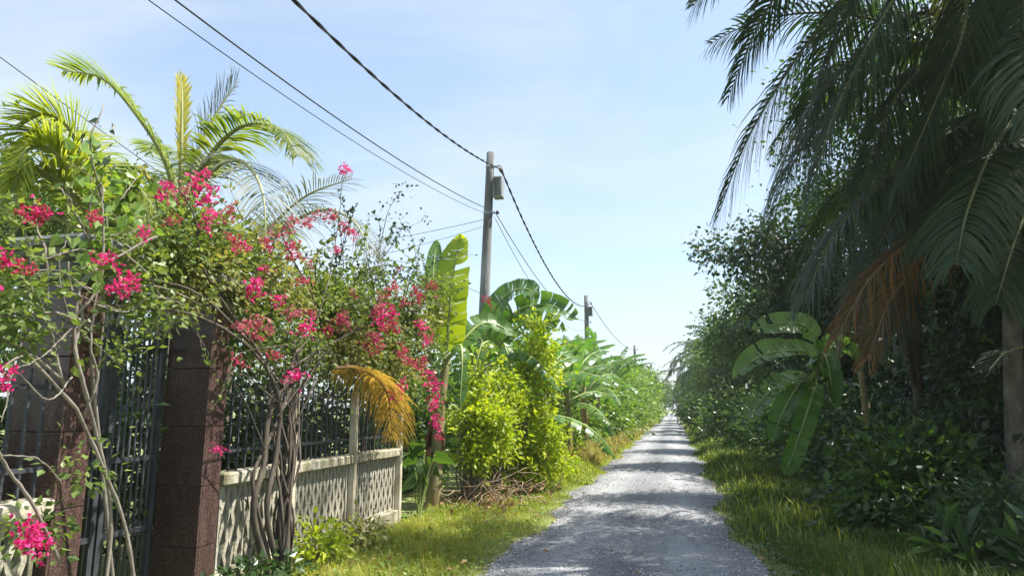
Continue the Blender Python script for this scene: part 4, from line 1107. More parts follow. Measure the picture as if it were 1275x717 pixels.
hero_frond(y2, [c2, (-5.17, 4.9, 3.56), (-5.27, 4.7, 3.84), (-5.35, 4.5, 3.81), (-5.32, 4.4, 3.41)], .6, 'coco_lime', seed=36, droop=.35, n=98, lw=.022)
hero_frond(y2, [c2, (-5.11, 4.9, 3.64), (-5.23, 4.8, 4.07), (-5.41, 4.7, 4.22), (-5.57, 4.6, 4.13)], .6, 'coco_lime', seed=37, droop=.35, n=98, lw=.022)
y3 = thing('young_coconut_palm', 'young palm with silvery combed fronds above the flowering hedge', 'palm tree', (-6.2, 8.6, 0), 'young coconut palms in the garden')
c3 = (-6.2, 8.6, 3.49)
palm_trunk(y3, [(-6.2, 8.6, -.1), (-6.2, 8.6, 1.4), c3], .13, .10)
hero_frond(y3, [c3, (-5.65, 8.5, 4.09), (-4.98, 8.4, 4.56), (-4.2, 8.3, 4.74)], .8, 'coco_grey', 'rachis_grey', seed=41, droop=.55, n=54, lw=.018)
hero_frond(y3, [c3, (-5.32, 8.2, 3.94), (-4.55, 8.0, 4.21), (-3.97, 7.9, 4.0), (-3.65, 7.8, 3.48)], .75, 'coco_grey', 'rachis_grey', seed=42, droop=.85, n=58, lw=.018)
hero_frond(y3, [c3, (-6.11, 8.8, 4.07), (-5.71, 9.0, 4.29), (-5.33, 9.1, 3.73)], .7, 'coco_young', 'rachis', seed=43, droop=.6, n=55, lw=.036)
hero_frond(y3, [c3, (-6.51, 8.6, 4.05), (-7.02, 8.7, 4.23), (-7.48, 8.8, 3.77)], .7, 'coco_young', 'rachis', seed=44, droop=.6, n=55, lw=.036)

tree('garden_tree', 'grey green tree at the far left behind the yellow palm', 'tree', (-11.2, 10.5, 0), (-11, 10.5, 2.4), [(-10.9, 10.5, 5.2, 1.3, 1.4, 1.0), (-10.2, 10.2, 4.2, 1.4, 1.5, 1.1), (-12.0, 10.8, 4.6, 1.6, 1.6, 1.5)], 'tree_light', .14, 170, 36, 81, 'garden trees', r0=.14)
tree('garden_tree', 'light green bushy tree rising behind the near gate pillar', 'tree', (-6.6, 6.2, 0), (-6.5, 6.2, 2.0), [((-7.68, 6.4, 4.44), .6), ((-6.53, 6.8, 3.92), .55), ((-6.91, 6.3, 3.51), .6), ((-6.26, 7.0, 3.54), .55), ((-7.32, 6.0, 3.56), .6)], 'tree_light', .085, 190, 34, 83, 'garden trees', r0=.09, sig=.2)
tree('garden_tree', 'leafy garden tree filling the gap behind the yellow palm and the gate', 'tree', (-8.0, 8.8, 0), (-8, 8.8, 1.8), [(-7.8, 8.8, 3.4, 1.4, 1.5, 1.0), (-6.8, 9.6, 2.8, 1.3, 1.3, 1.1), (-8.8, 8.0, 2.8, 1.4, 1.4, 1.2)], 'tree_mid', .13, 170, 36, 82, 'garden trees', r0=.12)
GS = 'dark shrubs behind the fence'
for k, (x, y, h, lab) in enumerate([(-5.1, 2.6, 1.9, 'dark shrub seen through the bars left of the near pillar'), (-5.3, 4.6, 2.0, 'dark shrub seen through the iron gate'), (-5.1, 6.6, 2.1, 'dark shrub behind the first fence bay beyond the gate'), (-5.2, 8.3, 2.2, 'dark shrub behind the last fence bay'), (-5.6, 10.2, 2.4, 'dark shrub beyond the fence end behind the bananas')]):
    shrub('garden_shrub', lab, (x, y, 0), [(x, y, h * .5, .75, 1.0, h * .5)], 'tree_dark', .12, 80, 36, 150 + k, GS, 'oval')

# ------------------------------------------------------------------ left: climbing bougainvillea over gate and fence
def lobes_px(L):
    return [(p[0], p[1], p[2], r, r * 1.1, r * .85) for p, r in L]

b1 = thing('bougainvillea', 'straggling bougainvillea with bare pale stems before the near pillar', 'bougainvillea', (-3.45, 3.75, 0), 'bougainvilleas along the fence')
canes(b1, 'stem', [([(-3.45, 4.06, 0.31), (-3.45, 3.85, 0.94), (-3.42, 3.5, 1.47), (-3.4, 3.23, 1.77), (-3.4, 2.93, 1.97), (-3.4, 2.7, 2.03)], .014, .007),
      ([(-3.52, 3.84, 0.36), (-3.5, 3.81, 0.94), (-3.46, 3.58, 1.45), (-3.44, 3.35, 1.87), (-3.44, 3.3, 2.15), (-3.42, 3.33, 2.38), (-3.4, 3.57, 2.59), (-3.4, 3.84, 2.74)], .012, .009),
      ([(-3.48, 3.34, 1.73), (-3.48, 3.26, 1.91), (-3.46, 3.17, 2.09), (-3.46, 3.13, 2.46), (-3.46, 3.1, 2.79)], .012, .006),
      ([(-3.42, 3.46, 1.64), (-3.4, 3.33, 1.92), (-3.4, 3.36, 2.16), (-3.42, 3.28, 2.44)], .013, .007)], 'bark_pale', 7, .010)
canes(b1, 'branch', [([(-3.3, 2.66, 2.04), (-3.35, 3.01, 2.12), (-3.4, 3.28, 2.11)], .006, .009), ([(-3.3, 3.27, 0.77), (-3.3, 3.05, 1.12), (-3.3, 2.84, 1.36), (-3.3, 2.7, 1.48)], .012, .006),
      ([(-3.44, 3.28, 2.09), (-3.4, 3.41, 2.32), (-3.4, 3.42, 2.62), (-3.45, 3.39, 2.98)], .011, .005), ([(-3.4, 3.23, 1.77), (-3.35, 2.99, 1.89), (-3.3, 2.82, 1.84), (-3.3, 2.71, 1.71)], .008, .004),
      ([(-3.46, 3.48, 1.55), (-3.4, 3.48, 1.78), (-3.4, 3.4, 2.02), (-3.4, 3.41, 2.42)], .009, .005), ([(-3.4, 3.57, 2.59), (-3.4, 3.86, 2.47), (-3.45, 4.15, 2.21)], .008, .004),
      ([(-3.42, 3.3, 2.32), (-3.4, 3.54, 2.31), (-3.4, 3.87, 2.4), (-3.4, 4.28, 2.34)], .008, .004), ([(-3.46, 3.17, 2.09), (-3.4, 2.98, 2.29), (-3.4, 2.93, 2.64)], .008, .004),
      ([(-3.35, 3.26, 1.2), (-3.3, 3.06, 1.34), (-3.3, 2.79, 1.4)], .006, .004), ([(-3.4, 3.31, 1.78), (-3.35, 3.12, 1.64), (-3.3, 2.82, 1.84)], .006, .003),
      ([(-3.4, 3.32, 2.11), (-3.35, 3.08, 1.94), (-3.3, 2.74, 1.77)], .006, .003), ([(-3.4, 3.43, 2.22), (-3.4, 3.68, 2.21), (-3.4, 3.95, 2.34), (-3.5, 4.6, 2.3)], .007, .004),
      ([(-3.4, 2.98, 1.98), (-3.35, 2.88, 1.76), (-3.3, 2.82, 1.47)], .006, .003), ([(-3.4, 3.24, 2.12), (-3.4, 3.12, 2.41), (-3.4, 3.15, 2.6)], .006, .003)], 'bark_pale', 5)
g = np.random.default_rng(301)
mb = MB()
C, D = clumps(lobes_px([((-3.45, 2.88, 2.23), .28), ((-3.45, 2.91, 1.97), .16), ((-3.4, 3.13, 1.95), .08), ((-3.35, 3.41, 1.25), .10), ((-3.5, 4.01, 2.25), .14), ((-3.5, 3.85, 2.56), .18), ((-3.5, 3.76, 1.95), .12), ((-3.45, 3.31, 0.97), .14), ((-3.5, 3.85, 2.34), .15), ((-3.6, 2.84, 2.67), .15)]), 90, g)
foliage(mb, C, D, 26, .085, .055, 'oval', g, .2, 1.1)
link('foliage', mb.mesh('foliage', M['boug'], False, origin=(-3.45, 3.75, 0)), b1)['kind'] = 'stuff'
flowers(b1, [((-3.4, 2.97, 2.66), 0.64, 'hot'), ((-3.3, 2.73, 2.34), 0.68, 'hot'), ((-3.35, 3.55, 2.39), 0.77, 'hot'), ((-3.35, 3.64, 2.37), 0.51, 'hot'), ((-3.3, 2.82, 1.76), 0.59, 'hot'), ((-3.25, 3.0, 0.95), 0.77, 'hot'), ((-3.25, 3.07, 0.89), 0.64, 'hot'), ((-3.25, 3.03, 1.0), 0.51, 'hot')], 1)

vn = thing('climbing_vine', 'climbing vine with large light green leaves over the near pillar', 'vine', (-3.62, 4.15, 0))
canes(vn, 'stem', [([(-3.62, 4.15, -.05), (-3.62, 3.8, 1.34), (-3.6, 3.6, 2.05), (-3.58, 3.68, 2.47), (-3.55, 3.52, 2.92), (-3.55, 3.4, 3.2), (-3.55, 3.47, 3.5)], .014, .004), ([(-3.58, 3.64, 2.47), (-3.5, 3.38, 2.67), (-3.5, 3.2, 2.92)], .008, .004), ([(-3.55, 3.54, 2.76), (-3.55, 3.71, 3.03), (-3.6, 3.85, 3.2)], .007, .003)], 'bark_pale', 5)
g = np.random.default_rng(302)
C, D = clumps(lobes_px([((-3.55, 3.52, 2.89), .17), ((-3.6, 3.46, 3.15), .15), ((-3.5, 3.59, 2.66), .15), ((-3.45, 3.45, 2.45), .12), ((-3.7, 3.89, 3.07), .15), ((-3.5, 3.34, 2.66), .10), ((-3.6, 3.75, 2.85), .13)]), 34, g)
leaf_parts(vn, 'heart', 'vine', C, D, 5, .06, .085, g, .7, .9)
C, D = clumps(lobes_px([((-3.6, 3.52, 3.48), .06), ((-3.6, 3.47, 3.33), .05), ((-3.6, 3.59, 3.3), .06), ((-3.6, 3.43, 3.38), .05), ((-3.6, 3.57, 3.19), .06)]), 9, g)
leaf_parts(vn, 'heart', 'boug_dark', C, D, 2, .045, .065, g, .7, .8)

b2 = thing('bougainvillea', 'bougainvillea with a gnarled dark trunk before the fence beyond the gate', 'bougainvillea', (-3.6, 5.95, 0), 'bougainvilleas along the fence')
canes(b2, 'trunk', [([(-3.60, 5.92, -.05), (-3.6, 5.52, 0.69), (-3.58, 5.59, 1.1), (-3.58, 5.64, 1.52), (-3.6, 5.86, 1.81), (-3.62, 6.14, 2.22)], .032, .018),
      ([(-3.58, 6.05, -.05), (-3.56, 5.67, 0.67), (-3.55, 5.76, 1.23), (-3.55, 5.74, 1.66), (-3.55, 5.47, 2.01), (-3.55, 4.97, 2.35)], .027, .014),
      ([(-3.63, 6.0, -.05), (-3.6, 5.64, 0.61), (-3.6, 5.5, 1.03), (-3.6, 5.74, 1.37), (-3.6, 6.04, 1.82)], .022, .012)], 'bark', 8)
gq = np.random.default_rng(77)
canes(b2, 'stem', [([(-3.6 + gq.normal(0, .05), 5.98 + gq.normal(0, .07), -.05), (-3.58 + gq.normal(0, .05), 6.0 + gq.normal(0, .09), .6), (-3.56 + gq.normal(0, .05), 6.02 + gq.normal(0, .09), 1.15), (-3.62 + gq.normal(0, .08), 6.05 + gq.normal(0, .17), 1.75), (-3.65 + gq.normal(0, .1), 6.2 + gq.normal(0, .4), 2.25)], .013 + .008 * gq.random(), .005) for _ in range(16)], 'bark', 5, .012)
canes(b2, 'branch', [([(-3.6, 5.86, 1.81), (-3.5, 5.02, 2.15), (-3.45, 4.26, 2.27), (-3.45, 3.6, 2.21)], .016, .006), ([(-3.6, 5.95, 1.97), (-3.6, 6.72, 2.27), (-3.6, 8.06, 2.7), (-3.6, 10.01, 3.16)], .016, .006),
      ([(-3.55, 5.21, 2.17), (-3.5, 4.53, 2.43), (-3.5, 4.09, 2.49), (-3.45, 3.45, 2.42)], .014, .005), ([(-3.62, 6.14, 2.22), (-3.62, 6.38, 2.66), (-3.62, 5.87, 3.06), (-3.6, 5.54, 3.3)], .012, .005),
      ([(-3.55, 4.97, 2.35), (-3.6, 4.64, 2.66), (-3.6, 4.46, 3.01), (-3.6, 4.21, 3.19)], .012, .005), ([(-3.6, 6.1, 2.22), (-3.5, 5.63, 2.17), (-3.45, 4.96, 2.05), (-3.4, 4.66, 1.84)], .008, .003),
      ([(-3.55, 5.7, 1.66), (-3.45, 5.1, 1.85), (-3.45, 4.87, 1.91)], .008, .003), ([(-3.55, 5.71, 1.52), (-3.5, 6.02, 1.82), (-3.5, 6.15, 2.06)], .008, .003), ([(-3.55, 5.55, 1.24), (-3.5, 5.14, 1.66), (-3.5, 4.95, 1.85)], .007, .003),
      ([(-3.6, 6.08, 2.13), (-3.6, 6.44, 2.5), (-3.7, 6.99, 3.5), (-3.75, 7.2, 4.4)], .009, .003)], 'bark', 5)
g = np.random.default_rng(303)
for nm, mt, lb, nc, per in (('foliage', 'boug', [((-4.0, 4.95, 3.17), .26), ((-3.95, 5.16, 3.07), .22), ((-3.85, 5.53, 2.17), .22), ((-4.0, 7.04, 2.82), .34), ((-3.85, 6.53, 2.26), .26), ((-3.8, 5.99, 2.01), .18), ((-3.95, 6.04, 2.46), .26), ((-3.8, 4.36, 2.87), .22), ((-3.9, 7.44, 2.82), .3), ((-3.9, 5.29, 2.8), .3), ((-3.9, 4.75, 2.9), .3)], 230, 42),
                            ('pale_foliage', 'boug_pale', [((-3.85, 4.96, 2.77), .26), ((-3.9, 4.58, 2.76), .24), ((-3.95, 5.84, 2.99), .28), ((-3.85, 5.36, 2.59), .2), ((-3.9, 6.22, 2.77), .22), ((-3.75, 4.62, 2.44), .14), ((-3.95, 7.39, 2.24), .3), ((-3.95, 4.23, 2.72), .16), ((-3.95, 5.34, 3.04), .2)], 200, 36)):
    mb = MB(); C, D = clumps(lobes_px(lb), nc, g); foliage(mb, C, D, per, .10, .058, 'oval', g, .15, 1.1)
    link(nm, mb.mesh(nm, M[mt], False, origin=(-3.6, 5.95, 0)), b2)['kind'] = 'stuff'
flowers(b2, [((-3.6, 4.13, 3.18), 0.64, 'hot'), ((-3.6, 4.32, 3.21), 0.64, 'pale'), ((-3.55, 4.43, 3.29), 0.80, 'hot'), ((-3.55, 4.57, 3.27), 0.64, 'hot'), ((-3.5, 4.75, 3.18), 0.60, 'pale'), ((-3.4, 5.03, 2.6), 1.00, 'hot'), ((-3.4, 5.89, 2.36), 0.76, 'hot'), ((-3.4, 5.65, 2.47), 0.76, 'pale'),
             ((-3.4, 5.03, 2.3), 0.72, 'pale'), ((-3.4, 5.71, 1.9), 0.72, 'hot'), ((-3.5, 4.93, 2.94), 0.60, 'hot'), ((-3.6, 5.45, 3.08), 0.64, 'red'), ((-3.45, 4.93, 1.98), 0.60, 'red'), ((-3.5, 4.83, 1.28), 0.40, 'hot'), ((-3.7, 7.1, 4.39), 0.76, 'hot'),
             ((-3.7, 5.77, 3.28), 0.64, 'pale'), ((-3.7, 6.0, 3.43), 0.72, 'pale'), ((-3.7, 6.3, 3.52), 0.80, 'pale'), ((-3.7, 6.6, 3.68), 0.72, 'pale'), ((-3.7, 6.86, 3.77), 0.72, 'red'), ((-3.6, 5.45, 2.86), 0.56, 'pale'), ((-3.4, 5.1, 2.19), 0.48, 'red')], 2)

b3 = thing('bougainvillea', 'dense bougainvillea draped over the last fence posts beside the bananas', 'bougainvillea', (-4.3, 9.1, 0), 'bougainvilleas along the fence')
canes(b3, 'stem', [([(-4.3, 9.1, -.05), (-4.25, 9.0, 1.0), (-4.1, 9.07, 2.49), (-4.0, 8.3, 2.95)], .035, .012), ([(-4.3, 9.2, -.05), (-4.2, 9.3, 1.2), (-4.0, 10.04, 2.7), (-3.9, 10.44, 3.53)], .03, .010),
      ([(-4.0, 8.56, 2.77), (-4.0, 8.76, 3.59), (-4.0, 8.97, 4.36), (-4.0, 9.48, 4.94)], .010, .003), ([(-4.0, 8.86, 3.97), (-4.0, 9.59, 4.34), (-4.0, 10.82, 4.9)], .006, .002), ([(-4.0, 8.65, 3.23), (-4.0, 8.34, 3.84), (-4.0, 8.48, 4.31)], .007, .002), ([(-3.9, 10.44, 3.53), (-3.8, 11.16, 3.79), (-3.5, 13.33, 3.81)], .008, .004), ([(-3.8, 9.85, 2.92), (-3.5, 9.6, 2.29), (-3.4, 9.74, 1.23)], .009, .004)], 'bark', 6)
g = np.random.default_rng(304)
for nm, mt, lb, nc, per, sg in (('foliage', 'boug', [((-4.0, 8.3, 2.9), .36), ((-4.0, 9.68, 3.09), .36), ((-3.9, 10.63, 3.56), .3), ((-3.8, 8.67, 2.45), .36), ((-3.95, 10.45, 2.48), .34), ((-3.95, 8.03, 2.14), .26), ((-4.1, 7.39, 3.02), .3), ((-3.85, 9.55, 1.93), .26), ((-3.75, 10.33, 1.71), .2), ((-4.1, 7.94, 2.7), .3), ((-4.1, 8.73, 3.36), .26)], 230, 42, .12),
                            ('pale_foliage', 'boug_pale', [((-3.85, 7.59, 2.35), .26), ((-3.9, 8.61, 2.66), .3), ((-3.85, 9.81, 2.86), .28), ((-3.75, 8.85, 2.13), .28), ((-3.95, 10.99, 3.21), .2), ((-3.85, 8.16, 2.25), .25), ((-3.95, 7.56, 2.55), .25)], 150, 36, .11),
                            ('shoot_tip', 'boug_dark', [((-4.0, 9.48, 4.91), .14), ((-4.0, 9.02, 4.52), .12), ((-4.0, 10.7, 4.87), .12), ((-4.0, 8.73, 3.94), .2), ((-4.0, 9.59, 4.34), .14), ((-4.0, 8.39, 4.2), .1), ((-4.0, 8.77, 3.48), .26), ((-4.0, 7.79, 3.4), .22), ((-4.0, 10.14, 3.75), .22)], 34, 12, .09)):
    mb = MB(); C, D = clumps(lobes_px(lb), nc, g); foliage(mb, C, D, per, sg, .065, 'oval', g, .15, 1.1)
    link(nm, mb.mesh(nm, M[mt], False, origin=(-4.3, 9.1, 0)), b3)['kind'] = 'stuff'
flowers(b3, [((-3.5, 7.71, 2.7), 0.94, 'hot'), ((-3.5, 8.05, 2.78), 1.10, 'hot'), ((-3.45, 8.15, 2.62), 0.94, 'red'), ((-3.5, 9.24, 2.75), 0.94, 'hot'), ((-3.5, 9.45, 2.57), 0.85, 'hot'), ((-3.35, 8.05, 1.8), 0.94, 'hot'), ((-3.4, 9.17, 2.09), 1.02, 'hot'), ((-3.4, 9.42, 1.93), 0.94, 'hot'), ((-3.4, 9.53, 1.7), 1.10, 'hot'),
             ((-3.4, 9.69, 1.4), 1.02, 'hot'), ((-3.4, 9.81, 1.17), 0.59, 'red'), ((-3.5, 7.52, 2.32), 0.85, 'red'), ((-3.7, 8.54, 3.18), 0.85, 'red'), ((-3.7, 9.57, 3.23), 0.94, 'red'), ((-3.45, 8.4, 2.26), 0.85, 'red'), ((-3.7, 9.1, 3.12), 0.77, 'pale'), ((-3.5, 12.78, 3.69), 0.85, 'red'), ((-3.5, 13.67, 3.86), 0.85, 'red'), ((-3.7, 8.26, 3.04), 0.77, 'pale'), ((-3.7, 7.44, 2.96), 0.68, 'red'), ((-3.8, 7.18, 3.45), 0.51, 'hot')], 3)

gq = np.random.default_rng(88)
def sprinkle(root, spots, n, seed):
    out = []
    for _ in range(n):
        p, r = spots[gq.integers(len(spots))]
        q = np.array(p) + gq.normal(0, r, 3) * [.6, 1, .8] + [.22, -.1, 0]
        out.append((tuple(q), .38 + .35 * gq.random(), ['hot', 'red', 'pale', 'red'][gq.integers(4)]))
    flowers(root, out, seed)
sprinkle(b1, [((-3.45, 2.92, 2.37), .2), ((-3.45, 3.64, 2.41), .2), ((-3.5, 3.14, 2.56), .2)], 5, 11)
sprinkle(b2, [((-3.7, 4.57, 3.11), .22), ((-3.6, 5.46, 2.82), .3), ((-3.5, 5.13, 2.2), .25), ((-3.6, 6.35, 2.57), .28), ((-3.8, 7.18, 3.45), .2)], 16, 12)
sprinkle(b3, [((-3.6, 8.18, 2.82), .4), ((-3.6, 9.32, 3.09), .35), ((-3.5, 8.51, 2.32), .35), ((-3.7, 7.47, 2.63), .35)], 24, 13)

sprays(b1, [((-3.45, 2.92, 2.37), .2), ((-3.5, 3.41, 2.62), .2), ((-3.45, 3.17, 2.0), .15), ((-3.5, 3.83, 2.5), .2)], 16, 'boug', .055, 21, .5, .3, 'bark_pale')
sprays(b2, [((-3.95, 4.88, 3.18), .25), ((-3.95, 4.54, 2.86), .25), ((-3.85, 5.83, 2.98), .3), ((-3.95, 6.95, 2.85), .3), ((-3.8, 5.44, 2.31), .25), ((-3.85, 7.36, 2.62), .3)], 34, 'boug_pale', .058, 22, .6, .35)
sprays(b2, [((-3.75, 4.63, 2.34), .2), ((-3.75, 5.4, 2.08), .2), ((-3.75, 6.34, 2.07), .2)], 18, 'boug', .05, 25, .5, -.5)
sprays(b3, [((-3.9, 8.09, 2.87), .3), ((-3.8, 9.19, 3.08), .3), ((-3.8, 10.36, 3.51), .3), ((-4.0, 7.81, 3.19), .3), ((-3.85, 8.79, 2.35), .3)], 34, 'boug', .065, 23, .8, .55)
sprays(b3, [((-4.0, 8.76, 3.59), .2), ((-4.0, 7.59, 3.25), .2), ((-3.9, 10.06, 3.73), .2)], 12, 'boug_dark', .06, 24, .9, 1.2)

# straw coloured palm leaf caught on the fence
sf = thing('dead_palm_frond', 'straw yellow dead palm frond hanging over the last fence post', 'palm frond', (-3.6, 8.02, 1.68))
hero_frond(sf, [(-3.62, 6.93, 2.04), (-3.58, 7.28, 2.06), (-3.54, 7.82, 1.97), (-3.5, 8.34, 1.69), (-3.5, 8.54, 1.22)], .5, 'coco_straw', 'rachis_dead', seed=71, droop=1.1, n=52, lw=.028, r0=.02, bare=.05)
hero_frond(sf, [(-3.6, 7.12, 2.08), (-3.56, 7.67, 2.04), (-3.5, 8.08, 1.78), (-3.5, 8.27, 1.28)], .5, 'coco_straw', 'rachis_dead', seed=72, droop=1.2, n=40, lw=.028, r0=.018, bare=.05)

# ------------------------------------------------------------------ left: banana plants and lime shrubs beyond the fence
BN = 'banana plants'
a1 = thing('banana_plant', 'banana plant with a glowing upright yellow green leaf beside the flowers', 'banana plant', (-3.85, 10.9, 0), BN)
banana_stem(a1, 2.5, .12, np.random.default_rng(8), (.15, .1), 8)
ca = (-3.70, 11.0, 2.4)
hero_leaf(a1, [ca, (-3.69, 11.0, 2.79), (-3.66, 11.1, 3.77), (-3.58, 11.3, 4.67)], .86, 'banana_bright', 11, .03, .12, face=(-.3, -.95, .0), label='upright glowing yellow green leaf')
hero_leaf(a1, [ca, (-3.93, 11.2, 2.81), (-4.09, 11.3, 3.83), (-4.1, 11.5, 4.64)], .42, 'banana', 12, .05, .3, face=(.6, -.8, 0))
hero_leaf(a1, [ca, (-3.42, 10.8, 2.63), (-3.31, 10.6, 2.35), (-3.31, 10.5, 1.58)], .42, 'banana', 13, .3, .5)
hero_leaf(a1, [ca, (-3.76, 10.7, 2.49), (-3.9, 10.5, 2.35), (-3.97, 10.4, 1.46)], .42, 'banana', 14, .4, .5)
hero_leaf(a1, [ca, (-3.44, 11.2, 2.8), (-3.16, 11.5, 3.08), (-2.67, 11.9, 2.91)], .5, 'banana', 15, .05, .2, face=(.1, -.8, .6))
hero_leaf(a1, [ca, (-4.09, 11.4, 2.84), (-4.6, 11.7, 3.32), (-5.28, 12.0, 3.23)], .45, 'banana', 16, .3, .4)
a2 = thing('banana_plant', 'banana plant with broad arching leaves right of the near pole', 'banana plant', (-3.9, 13.3, 0), BN)
banana_stem(a2, 2.4, .12, np.random.default_rng(9), (.1, 0), 4)
c2_ = (-3.8, 13.3, 2.3)
hero_leaf(a2, [c2_, (-3.52, 13.1, 3.32), (-3.2, 13.0, 3.78), (-2.82, 12.9, 3.91), (-2.45, 12.8, 3.8)], .62, 'banana', 21, .1, .2, face=(.0, -.8, .6))
hero_leaf(a2, [c2_, (-3.35, 13.2, 3.16), (-2.86, 13.1, 3.55), (-2.28, 13.0, 3.58), (-1.69, 12.9, 3.27)], .7, 'banana', 22, .3, .25, face=(.1, -.8, .6))
hero_leaf(a2, [c2_, (-3.26, 13.4, 3.02), (-2.7, 13.5, 3.34), (-2.06, 13.6, 3.14)], .65, 'banana', 23, .35, .3, face=(.1, -.8, .6))
hero_leaf(a2, [c2_, (-3.8, 13.5, 3.04), (-4.06, 13.8, 3.33), (-4.45, 14.2, 3.13)], .5, 'banana', 24, .3, .4)
hero_leaf(a2, [c2_, (-3.4, 12.8, 2.8), (-3.49, 12.4, 2.77), (-3.55, 12.1, 2.16)], .45, 'banana', 25, .3, .5)
hero_leaf(a2, [c2_, (-3.0, 13.0, 2.66), (-2.49, 12.8, 2.48), (-2.01, 12.7, 1.87)], .5, 'banana', 26, .4, .5)

LS = 'lime green shrubs before the bananas'
def lime(label, base, spots, seed, n=130, per=26):
    o = shrub('lime_shrub', label, base, [(p[0], p[1], p[2], r * .85, r * .85, r * .85) for p, r in spots], 'lime', .10, n, per, seed, LS, 'oval', sig=.13, bark='bark_pale', nst=20, r=.02, droop=.35, wide=.9)
    lime_objs.append(o)
    return o
lime_objs = []
lime('lime green shrub in front of the near pole base', (-3.5, 11.6, 0), [((-3.4, 11.6, 2.06), .22), ((-3.25, 11.5, 1.51), .36), ((-2.93, 11.6, 1.17), .32), ((-3.33, 11.4, 0.84), .34), ((-3.59, 11.4, 1.44), .22)], 201, 110)
lime('tall lime green shrub with thin pale stem right of the near pole', (-2.95, 13.2, 0), [((-2.66, 13.2, 3.22), .16), ((-2.56, 13.2, 2.82), .28), ((-2.47, 13.2, 2.27), .34), ((-2.68, 13.1, 1.65), .32), ((-2.42, 13.2, 1.12), .34), ((-2.85, 13.2, 2.43), .24)], 202, 130)
lime('low lime green shrub at the foot of the tall one beside the verge', (-2.85, 13.5, 0), [((-2.48, 13.5, 0.53), .34), ((-2.81, 13.2, 0.51), .34), ((-3.0, 13.0, 0.82), .26), ((-2.16, 13.8, 0.56), .2)], 203, 100)
lime('small lime green bush in the gap before the banana row', (-3.3, 12.4, 0), [((-2.92, 12.4, 1.72), .26), ((-3.09, 12.4, 2.09), .2), ((-3.11, 12.2, 0.87), .26)], 204, 60)
for o_, sp, nn, sd_ in ((lime_objs[0], [((-3.4, 11.6, 2.06), .25), ((-3.25, 11.5, 1.51), .35), ((-2.93, 11.6, 1.17), .3), ((-3.55, 11.4, 1.31), .25)], 26, 1), (lime_objs[1], [((-2.59, 13.2, 3.06), .2), ((-2.53, 13.2, 2.43), .3), ((-2.63, 13.1, 1.73), .3), ((-2.42, 13.2, 1.2), .3)], 34, 2), (lime_objs[2], [((-2.48, 13.5, 0.57), .3), ((-2.89, 13.2, 0.59), .3)], 16, 3)):
    sprays(o_, sp, nn, 'lime', .10, 500 + sd_, .65, .9, 'bark_pale')
tr = thing('taro_plant', 'dark heart leaved plant beside the last fence post', 'plant', (-3.75, 9.95, 0))
g = np.random.default_rng(205)
C, D = clumps([(-3.70, 9.95, .80, .25, .25, .3)], 11, g)
leaf_parts(tr, 'heart', 'tree_mid', C, D, 1, .05, .32, g, .8, .9, .2)
canes(tr, 'stalk', [([(-3.75, 9.95, -.03), tuple((np.array([-3.75, 9.95, 0]) + c) / 2 + [0, 0, .12]), tuple(c)], .012, .006) for c in C], 'midrib_banana', 5, .002)

# dry twigs dumped at the foot of the shrubs
br = thing('dry_brush_pile', 'heap of dry brown twigs under the lime green shrubs', 'brush pile', (-3.0, 11.6, 0))
g = np.random.default_rng(41); mb = MB()
for k in range(130):
    p = np.array([g.normal(0, .36), g.normal(0, .7), .04 + abs(g.normal(0, .16))]); d = norm(g.normal(0, 1, 3) * [1, 1, .55] + [0, 0, .15]); L = .25 + .5 * g.random()
    tube(mb, spline([p, p + d * L * .5 + g.normal(0, .05, 3), p + d * L + g.normal(0, .09, 3)], 6), np.linspace(.009, .003, 6), 4)
link('twigs', mb.mesh('twigs', M['dry_twig']), br)['kind'] = 'stuff'
mb = MB(); n = 260
p = np.stack([g.normal(0, .42, n), g.normal(0, .8, n), .03 + abs(g.normal(0, .12, n))], -1)
scatter(mb, 'oval', p, g.normal(0, 1, (n, 3)), g.normal(0, 1, (n, 3)) + UPV, .10 * (.6 + .7 * g.random(n)), 1.0)
link('dry_leaves', mb.mesh('dry_leaves', M['dry_leaf'], False), br)['kind'] = 'stuff'

rowp = [(-3.45, 15.6, 1.9, 9), (-4.7, 16.6, 2.4, 9), (-3.4, 18.3, 2.0, 9), (-4.4, 19.6, 2.4, 9), (-3.2, 21.4, 2.2, 9), (-4.3, 23.2, 2.6, 9), (-3.2, 25.2, 2.4, 9), (-4.2, 27.6, 2.9, 9), (-3.2, 30.0, 2.7, 8), (-4.1, 33.0, 3.1, 8), (-3.2, 37.0, 2.9, 8), (-4.2, 42.0, 3.2, 8), (-3.3, 48.0, 3.0, 8)]
ordn = ['first', 'second', 'third', 'fourth', 'fifth', 'sixth', 'seventh', 'eighth', 'ninth', 'tenth', 'eleventh', 'twelfth', 'thirteenth']
for k, (x, y, h, n) in enumerate(rowp):
    banana_plant('banana plant in the left row beyond the lime shrubs, %s from the viewer' % ordn[k], (x, y, 0), h, n, 220 + k, BN, az0=k * 1.3, sc=1.08, bright=(k in (1,)), dry=4)
HR = 'hedgerow shrubs on the left verge'
